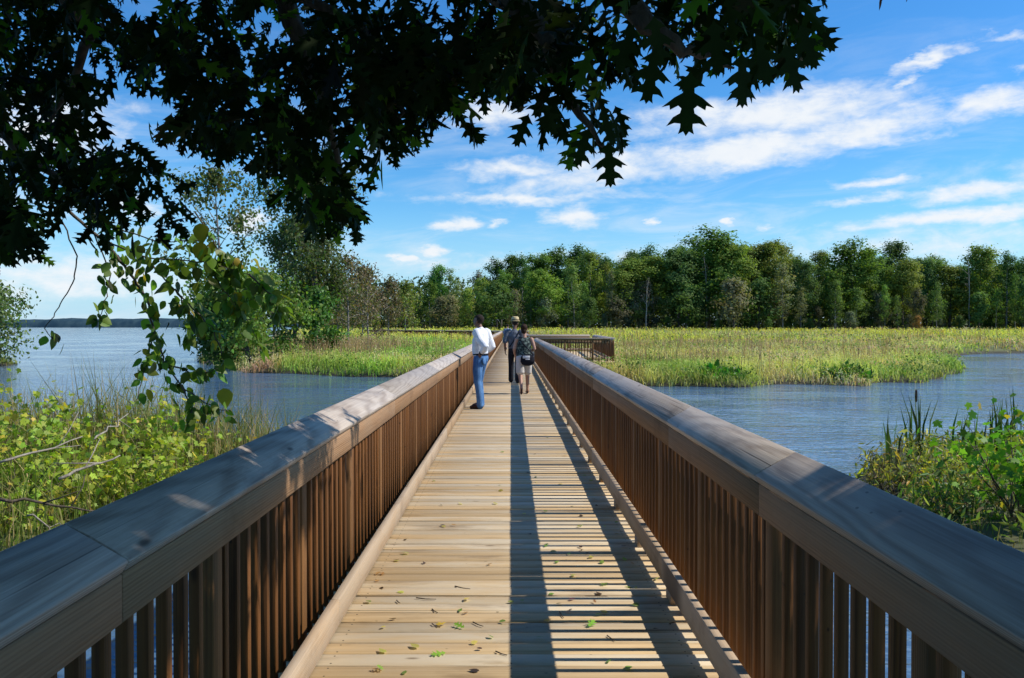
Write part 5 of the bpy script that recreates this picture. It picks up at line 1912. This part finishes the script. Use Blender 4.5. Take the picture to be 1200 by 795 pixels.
M_KHAKI = cloth_mat('khaki_cloth', (0.30, 0.22, 0.15), None, 10)
M_LABEL = cloth_mat('white_print', (0.75, 0.76, 0.78), (0.68, 0.69, 0.7), 20)

VX = 0.0075


def legs_spec(stance):
    return stance


# --- man in white shirt, facing local +Y
def person_root(x, y, rz, label):
    return empty('person', (x, y, 0.0), rz, label, 'person')


def build_body(root, skin, L, hc, hf, arms, legs, s=1.0, palm=None):
    """legs/arms: lists of joint chains; continuous skin body"""
    g = Geo()
    marks = head(g, hc, hf, s)
    hc = np.array(hc)
    chain(g, [L['chest'], L['neck'], hc - np.array([0, 0, 0.05])], [0.075, 0.055, 0.055])
    chain(g, [L['pelvis'], L['waist'], L['chest'], L['top']], [(0.13, 0.09), (0.115, 0.085), (0.135, 0.095), (0.09, 0.06)])
    for arm in arms:
        chain(g, arm['p'], [0.052, 0.045, 0.040, 0.034, 0.026])
        hand(g, arm['p'][-1], arm['hd'], arm['pn'], 1.0, arm.get('curl', 0.4))
    for lg in legs:
        chain(g, lg['p'], [0.082, 0.062, 0.052, 0.050, 0.040, 0.032])
        chain(g, [lg['p'][-1], lg['ball'], lg['toe']], [0.036, 0.036, 0.022])
    return fuse(g, 'body', skin, root, VX, 3, marks)


def mid(a, b, t=0.5):
    return tuple(np.array(a) * (1 - t) + np.array(b) * t)


def shoe(root, ankle, ball_, toe, mat, name='shoe', r=0.05):
    g = Geo()
    a, b, c = map(np.array, (ankle, ball_, toe))
    heel = a + norm(a - b) * 0.035
    heel[2] = min(a[2], b[2] + 0.02) if a[2] < 0.15 else a[2] - 0.04
    chain(g, [heel, mid(heel, b), b, c], [r * 0.85, r * 0.88, r, r * 0.7])
    chain(g, [a, mid(a, heel)], [r * 0.95, r])
    return fuse(g, name, mat, root, VX, 3)


# ---- 1 man in white shirt with hands on hips
m1 = person_root(-0.58, 15.95, rad(62), 'man in white shirt and blue jeans leaning at the left railing with hand on hip')
HC = (0.0, 0.05, 1.655)
L = dict(pelvis=(0, 0, 0.95), waist=(0, 0, 1.10), chest=(0, -0.01, 1.31), top=(0, -0.02, 1.45), neck=(0, 0.01, 1.52))
armL = dict(p=[(-0.19, -0.02, 1.445), (-0.24, -0.13, 1.29), (-0.27, -0.27, 1.17), (-0.24, -0.19, 1.10), (-0.19, -0.11, 1.04)], hd=(0.35, 0.5, -0.5), pn=(1, 0, 0), curl=0.35)
armR = dict(p=[(0.19, -0.02, 1.445), (0.235, -0.06, 1.30), (0.255, -0.11, 1.17), (0.235, -0.02, 1.10), (0.20, 0.05, 1.04)], hd=(-0.35, 0.6, -0.5), pn=(-1, 0, 0), curl=0.4)
lgL = dict(p=[(-0.09, 0, 0.93), (-0.115, 0.0, 0.72), (-0.13, -0.01, 0.50), (-0.135, -0.03, 0.44), (-0.145, -0.06, 0.26), (-0.15, -0.08, 0.09)], ball=(-0.165, 0.04, 0.035), toe=(-0.175, 0.11, 0.03))
lgR = dict(p=[(0.09, 0, 0.93), (0.115, 0.07, 0.72), (0.13, 0.11, 0.50), (0.135, 0.10, 0.44), (0.14, 0.08, 0.26), (0.145, 0.07, 0.09)], ball=(0.16, 0.19, 0.035), toe=(0.17, 0.26, 0.03))
build_body(m1, M_SKIN_D, L, HC, (0, 1), [armL, armR], [lgL, lgR])
g = Geo()
chain(g, [(0, 0.005, 1.01), (0, 0.01, 1.12), (0, 0.0, 1.28), (0, -0.015, 1.42), (0, 0.0, 1.50)], [(0.175, 0.135), (0.18, 0.145), (0.195, 0.142), (0.175, 0.105), (0.08, 0.075)], 16)
for arm in (armL, armR):
    chain(g, [mid(arm['p'][0], (0, -0.02, 1.44), 0.25)] + arm['p'][:4] + [mid(arm['p'][3], arm['p'][4], .35)], [0.08, 0.085, 0.074, 0.068, 0.058, 0.05], 12)
fuse(g, 'shirt', M_WHITE, m1, 0.009, 3)
g = Geo()
chain(g, [(0, -0.008, 1.03), (0, -0.01, 0.96), (0, -0.008, 0.90)], [(0.162, 0.118), (0.178, 0.132), (0.165, 0.125)], 16)
for lg in (lgL, lgR):
    chain(g, [mid(lg['p'][0], (0, -0.01, .93), .2)] + lg['p'][1:5] + [np.array(lg['p'][5]) - np.array([0, 0, 0.045])], [0.108, 0.092, 0.074, 0.070, 0.064, 0.066], 12)
tr = fuse(g, 'jeans', M_JEANS, m1, 0.009, 3)
g = Geo()
ball(g, (-0.085, -0.128, 0.90), (0.062, 0.022, 0.07))
g.build('pocket', M_JEANS, tr, True)
g = Geo()
th = np.linspace(0, 2 * PI, 25)
V, Fc = tube_arrays(np.stack([np.cos(th) * 0.168, np.sin(th) * 0.128 - 0.006, np.full(25, 1.025)], 1), np.full((25, 2), 0.018), 6, False)
g.add(V, Fc)
g.build('belt', M_BLACK, m1, True)
for lg in (lgL, lgR):
    shoe(m1, lg['p'][-1], lg['ball'], lg['toe'], M_LEATHER)
hair_shell(m1, HC, (0, 1), M_HAIR, front=0.0)
g = Geo()
th = np.linspace(0, 2 * PI, 17)
wp = np.array(mid(armL['p'][3], armL['p'][4], .7))
ax = norm(np.array(armL['p'][4]) - np.array(armL['p'][3]))
u_ = norm(np.cross(ax, [0, 0, 1.0]))
w_ = np.cross(ax, u_)
V, Fc = tube_arrays(wp + 0.036 * (np.cos(th)[:, None] * u_ + np.sin(th)[:, None] * w_), np.full(17, 0.012), 6, False)
g.add(V, Fc)
g.build('wristwatch', M_BLACK, m1, True)

# ---- 2 woman walking away with bag
w2 = person_root(0.30, 19.4, rad(2), 'woman in patterned dark top and cream knee-length trousers walking away with a shoulder bag')
HC = (0.0, 0.03, 1.49)
L = dict(pelvis=(0, 0, 0.86), waist=(0, 0, 1.00), chest=(0, 0.0, 1.17), top=(0, 0.0, 1.27), neck=(0, 0.01, 1.35))
armL = dict(p=[(-0.165, 0.0, 1.265), (-0.20, 0.0, 1.14), (-0.225, 0.0, 1.03), (-0.215, 0.07, 0.94), (-0.195, 0.14, 0.87)], hd=(0.1, 0.4, -1), pn=(1, 0.2, 0), curl=0.4)
armR = dict(p=[(0.165, 0.0, 1.265), (0.205, -0.02, 1.15), (0.235, -0.03, 1.04), (0.20, 0.07, 1.0), (0.15, 0.16, 1.02)], hd=(-0.4, 0.9, 0.2), pn=(-1, 0, -0.3), curl=0.7)
lgL = dict(p=[(-0.085, 0, 0.85), (-0.088, -0.01, 0.65), (-0.088, -0.02, 0.46), (-0.086, -0.05, 0.41), (-0.08, -0.15, 0.27), (-0.075, -0.25, 0.15)], ball=(-0.075, -0.215, 0.04), toe=(-0.075, -0.16, 0.02))
lgR = dict(p=[(0.085, 0, 0.85), (0.082, 0.05, 0.65), (0.08, 0.09, 0.46), (0.08, 0.085, 0.41), (0.08, 0.08, 0.24), (0.08, 0.08, 0.08)], ball=(0.085, 0.19, 0.03), toe=(0.09, 0.25, 0.025))
build_body(w2, M_SKIN_L, L, HC, (0.15, 1), [armL, armR], [lgL, lgR], 0.95)
g = Geo()
chain(g, [(0, 0, 0.86), (0, 0, 0.98), (0, 0.0, 1.15), (0, 0.0, 1.24)], [(0.182, 0.135), (0.165, 0.122), (0.172, 0.13), (0.148, 0.095)], 16)
for sx in (-1, 1):
    chain(g, [(sx * 0.10, 0.0, 1.22), (sx * 0.105, 0.0, 1.305)], [0.048, 0.03], 8)
fuse(g, 'top', M_PRINT, w2, 0.008, 3)
g = Geo()
chain(g, [(0, -0.005, 0.92), (0, -0.01, 0.84), (0, -0.01, 0.78)], [(0.155, 0.115), (0.182, 0.14), (0.175, 0.135)], 16)
for lg in (lgL, lgR):
    chain(g, [mid(lg['p'][0], (0, 0, .85), .15), lg['p'][1], mid(lg['p'][1], lg['p'][2], .85)], [0.115, 0.105, 0.098], 12)
fuse(g, 'trousers', M_CREAM, w2, 0.009, 3)
for lg in (lgL, lgR):
    g = Geo()
    a, b, c = (np.array(q) for q in (lg['p'][-1], lg['ball'], lg['toe']))
    dn = norm(np.cross(norm(c - a), np.array([1.0, 0, 0])))
    dn = dn if dn[2] < 0 else -dn
    heel = a + norm(a - b) * 0.02 + np.array([0, -0.03, -0.035 if a[2] < .12 else -0.03])
    for off in (0,):
        chain(g, [heel + dn * 0.012, b + dn * 0.03, c + dn * 0.024], [(0.026, 0.014), (0.040, 0.014), (0.028, 0.012)], 10)
    chain(g, [b + np.array([-0.04, 0, 0.0]), b + np.array([0, 0.01, 0.035]), b + np.array([0.04, 0, 0.0])], [0.009, 0.01, 0.009], 6)
    g.build('sandal', M_BLACK, w2, True)
hair_shell(w2, HC, (0.15, 1), M_HAIR_B, 0.97, 0.02, bun=True, front=0.0)

bag0 = np.array([0.30 + 0.075, 19.4 - 0.18, 0.80])
bag = empty('shoulder_bag', tuple(bag0), 0, 'black shoulder bag with white printed patch at the hip of the walking woman', 'bag')
g = Geo()
for (zz, rx, ry) in ((0.0, .15, .05),):
    chain(g, [(0, 0, -0.115), (0, 0, -0.05), (0, 0, 0.05), (0, 0, 0.10)], [(0.13, 0.045), (0.168, 0.062), (0.155, 0.052), (0.125, 0.028)], 16)
bb = fuse(g, 'pouch', M_BLACK, bag, 0.008, 2)
g = Geo()
add_box(g, (0.16, 0.006, 0.06), (-0.03, -0.064, 0.055), ch=0.002)
add_box(g, (0.10, 0.006, 0.022), (0.0, -0.071, 0.005), ch=0.002)
g.build('patch', M_LABEL, bag)
g = Geo()
SP = np.array([(0.13, 0.0, 0.09), (0.05, -0.012, 0.20), (-0.06, 0.015, 0.32), (-0.14, 0.05, 0.42), (-0.185, 0.13, 0.505), (-0.165, 0.23, 0.50), (-0.08, 0.30, 0.36), (0.05, 0.31, 0.2), (0.15, 0.2, 0.10), (0.13, 0.02, 0.09)])
k = np.linspace(0, len(SP) - 1, 40)
Q = np.stack([np.interp(k, np.arange(len(SP)), SP[:, c]) for c in range(3)], 1)
V, Fc = tube_arrays(Q, np.full((40, 2), 0.012), 6)
g.add(V, Fc)
g.build('strap', M_BLACK, bag, True)

# ---- 3 man with straw hat walking away
m3 = person_root(0.09, 23.2, rad(-3), 'man in grey shirt, dark trousers and straw hat walking ahead of the woman')
HC = (0.02, 0.03, 1.64)
L = dict(pelvis=(0, 0, 0.94), waist=(0, 0, 1.09), chest=(0, 0.0, 1.29), top=(0, 0.0, 1.41), neck=(0.0, 0.01, 1.49))
armL = dict(p=[(-0.19, 0.0, 1.40), (-0.235, -0.03, 1.26), (-0.26, -0.06, 1.13), (-0.26, -0.03, 1.01), (-0.255, 0.02, 0.89)], hd=(0, 0.25, -1), pn=(1, 0.2, 0), curl=0.5)
armR = dict(p=[(0.19, 0.0, 1.40), (0.235, 0.03, 1.26), (0.26, 0.05, 1.13), (0.25, 0.13, 1.03), (0.235, 0.21, 0.95)], hd=(0, 0.7, -.6), pn=(-1, 0.2, 0), curl=0.5)
lgL = dict(p=[(-0.09, 0, 0.92), (-0.095, 0.07, 0.71), (-0.098, 0.12, 0.50), (-0.098, 0.115, 0.44), (-0.10, 0.10, 0.26), (-0.10, 0.10, 0.09)], ball=(-0.11, 0.22, 0.035), toe=(-0.115, 0.29, 0.03))
lgR = dict(p=[(0.09, 0, 0.92), (0.092, -0.05, 0.71), (0.095, -0.08, 0.50), (0.095, -0.11, 0.44), (0.095, -0.18, 0.27), (0.095, -0.25, 0.12)], ball=(0.10, -0.15, 0.035), toe=(0.10, -0.08, 0.03))
build_body(m3, M_SKIN_D, L, HC, (0.1, 1), [armL, armR], [lgL, lgR])
g = Geo()
chain(g, [(0, 0.0, 0.95), (0, 0.0, 1.12), (0, 0.0, 1.28), (0, 0.0, 1.39), (0, 0.0, 1.455)], [(0.178, 0.13), (0.17, 0.13), (0.188, 0.135), (0.165, 0.10), (0.075, 0.07)], 16)
for arm in (armL, armR):
    chain(g, [mid(arm['p'][0], (0, 0, 1.40), 0.25)] + arm['p'][:3], [0.08, 0.085, 0.076, 0.072], 12)
fuse(g, 'shirt', M_GREY, m3, 0.009, 3)
g = Geo()
chain(g, [(0, 0, 1.0), (0, -0.005, 0.94), (0, -0.005, 0.88)], [(0.158, 0.115), (0.172, 0.128), (0.16, 0.12)], 16)
for lg in (lgL, lgR):
    chain(g, [mid(lg['p'][0], (0, 0, .93), .2)] + lg['p'][1:5] + [np.array(lg['p'][5]) - np.array([0, 0, 0.03])], [0.102, 0.088, 0.076, 0.073, 0.070, 0.072], 12)
fuse(g, 'trousers', M_BLACK, m3, 0.009, 3)
for lg in (lgL, lgR):
    shoe(m3, lg['p'][-1], lg['ball'], lg['toe'], M_BLACK)
hair_shell(m3, HC, (0.1, 1), M_HAIR, 0.98, front=0.0)
g = Geo()
hc = np.array(HC) + np.array([0, -0.005, 0.075])
V, Fc = tube_arrays(np.array([hc + (0, 0, -0.012), hc, hc + (0, 0, 0.004), hc + (0, 0, 0.05), hc + (0, 0, 0.095), hc + (0, 0, 0.115), hc + (0, 0, 0.118)]),
                    [0.132, 0.126, 0.106, 0.106, 0.098, 0.07, 0.01], 24)
g.add(V, Fc)
hat = g.build('straw_hat', M_STRAW, m3, True)
g = Geo()
V, Fc = tube_arrays(np.array([hc + (0, 0, 0.006), hc + (0, 0, 0.034)]), [0.1085, 0.108], 24, False)
g.add(V, Fc)
g.build('hat_band', M_LEATHER, hat, True)
g = Geo()
SP = np.array([(-0.12, -0.15, 1.0), (0.02, -0.16, 1.2), (0.13, -0.09, 1.40), (0.14, 0.02, 1.475), (0.10, 0.12, 1.36), (-0.05, 0.16, 1.15), (-0.17, 0.06, 1.0), (-0.12, -0.15, 1.0)])
k = np.linspace(0, len(SP) - 1, 40)
Q = np.stack([np.interp(k, np.arange(len(SP)), SP[:, c]) for c in range(3)], 1)
V, Fc = tube_arrays(Q, np.full((40, 2), 0.016), 6)
g.add(V, Fc)
g.build('sash_strap', M_BLACK, m3, True)

# ---- 4 far walker
m4 = person_root(-0.24, 57.0, rad(0), 'small distant person in blue-grey shirt and shorts near the far end of the boardwalk')
HC = (0.0, 0.03, 1.60)
L = dict(pelvis=(0, 0, 0.91), waist=(0, 0, 1.06), chest=(0, 0.0, 1.26), top=(0, 0.0, 1.37), neck=(0.0, 0.01, 1.45))
armL = dict(p=[(-0.19, 0.0, 1.36), (-0.23, 0.0, 1.22), (-0.25, 0.0, 1.09), (-0.25, 0.06, 0.98), (-0.24, 0.12, 0.87)], hd=(0, 0.35, -1), pn=(1, 0.2, 0), curl=0.5)
armR = dict(p=[(0.19, 0.0, 1.36), (0.23, -0.04, 1.22), (0.25, -0.08, 1.09), (0.25, -0.07, 0.97), (0.25, -0.05, 0.85)], hd=(0, 0.15, -1), pn=(-1, 0.2, 0), curl=0.5)
lgL = dict(p=[(-0.09, 0, 0.90), (-0.095, -0.04, 0.69), (-0.098, -0.07, 0.49), (-0.098, -0.10, 0.43), (-0.10, -0.17, 0.26), (-0.10, -0.24, 0.12)], ball=(-0.11, -0.14, 0.035), toe=(-0.115, -0.07, 0.03))
lgR = dict(p=[(0.09, 0, 0.90), (0.092, 0.06, 0.69), (0.095, 0.10, 0.49), (0.095, 0.10, 0.43), (0.095, 0.09, 0.26), (0.095, 0.09, 0.09)], ball=(0.10, 0.2, 0.035), toe=(0.10, 0.27, 0.03))
build_body(m4, M_SKIN_L, L, HC, (0, 1), [armL, armR], [lgL, lgR])
g = Geo()
chain(g, [(0, 0.0, 0.90), (0, 0.0, 1.08), (0, 0.0, 1.25), (0, 0.0, 1.36), (0, 0.0, 1.42)], [(0.185, 0.13), (0.178, 0.13), (0.19, 0.135), (0.165, 0.10), (0.075, 0.07)], 16)
for arm in (armL, armR):
    chain(g, [mid(arm['p'][0], (0, 0, 1.36), 0.25)] + arm['p'][:3], [0.08, 0.085, 0.078, 0.074], 12)
fuse(g, 'shirt', M_BLUE, m4, 0.01, 3)
g = Geo()
chain(g, [(0, 0, 0.97), (0, -0.005, 0.91), (0, -0.005, 0.85)], [(0.158, 0.115), (0.172, 0.128), (0.16, 0.12)], 16)
for lg in (lgL, lgR):
    chain(g, [mid(lg['p'][0], (0, 0, .93), .2)] + lg['p'][1:3], [0.105, 0.098, 0.095], 12)
fuse(g, 'shorts', M_KHAKI, m4, 0.01, 3)
for lg in (lgL, lgR):
    shoe(m4, lg['p'][-1], lg['ball'], lg['toe'], M_BLACK)
hair_shell(m4, HC, (0, 1), M_HAIR, 1.0, front=0.0)
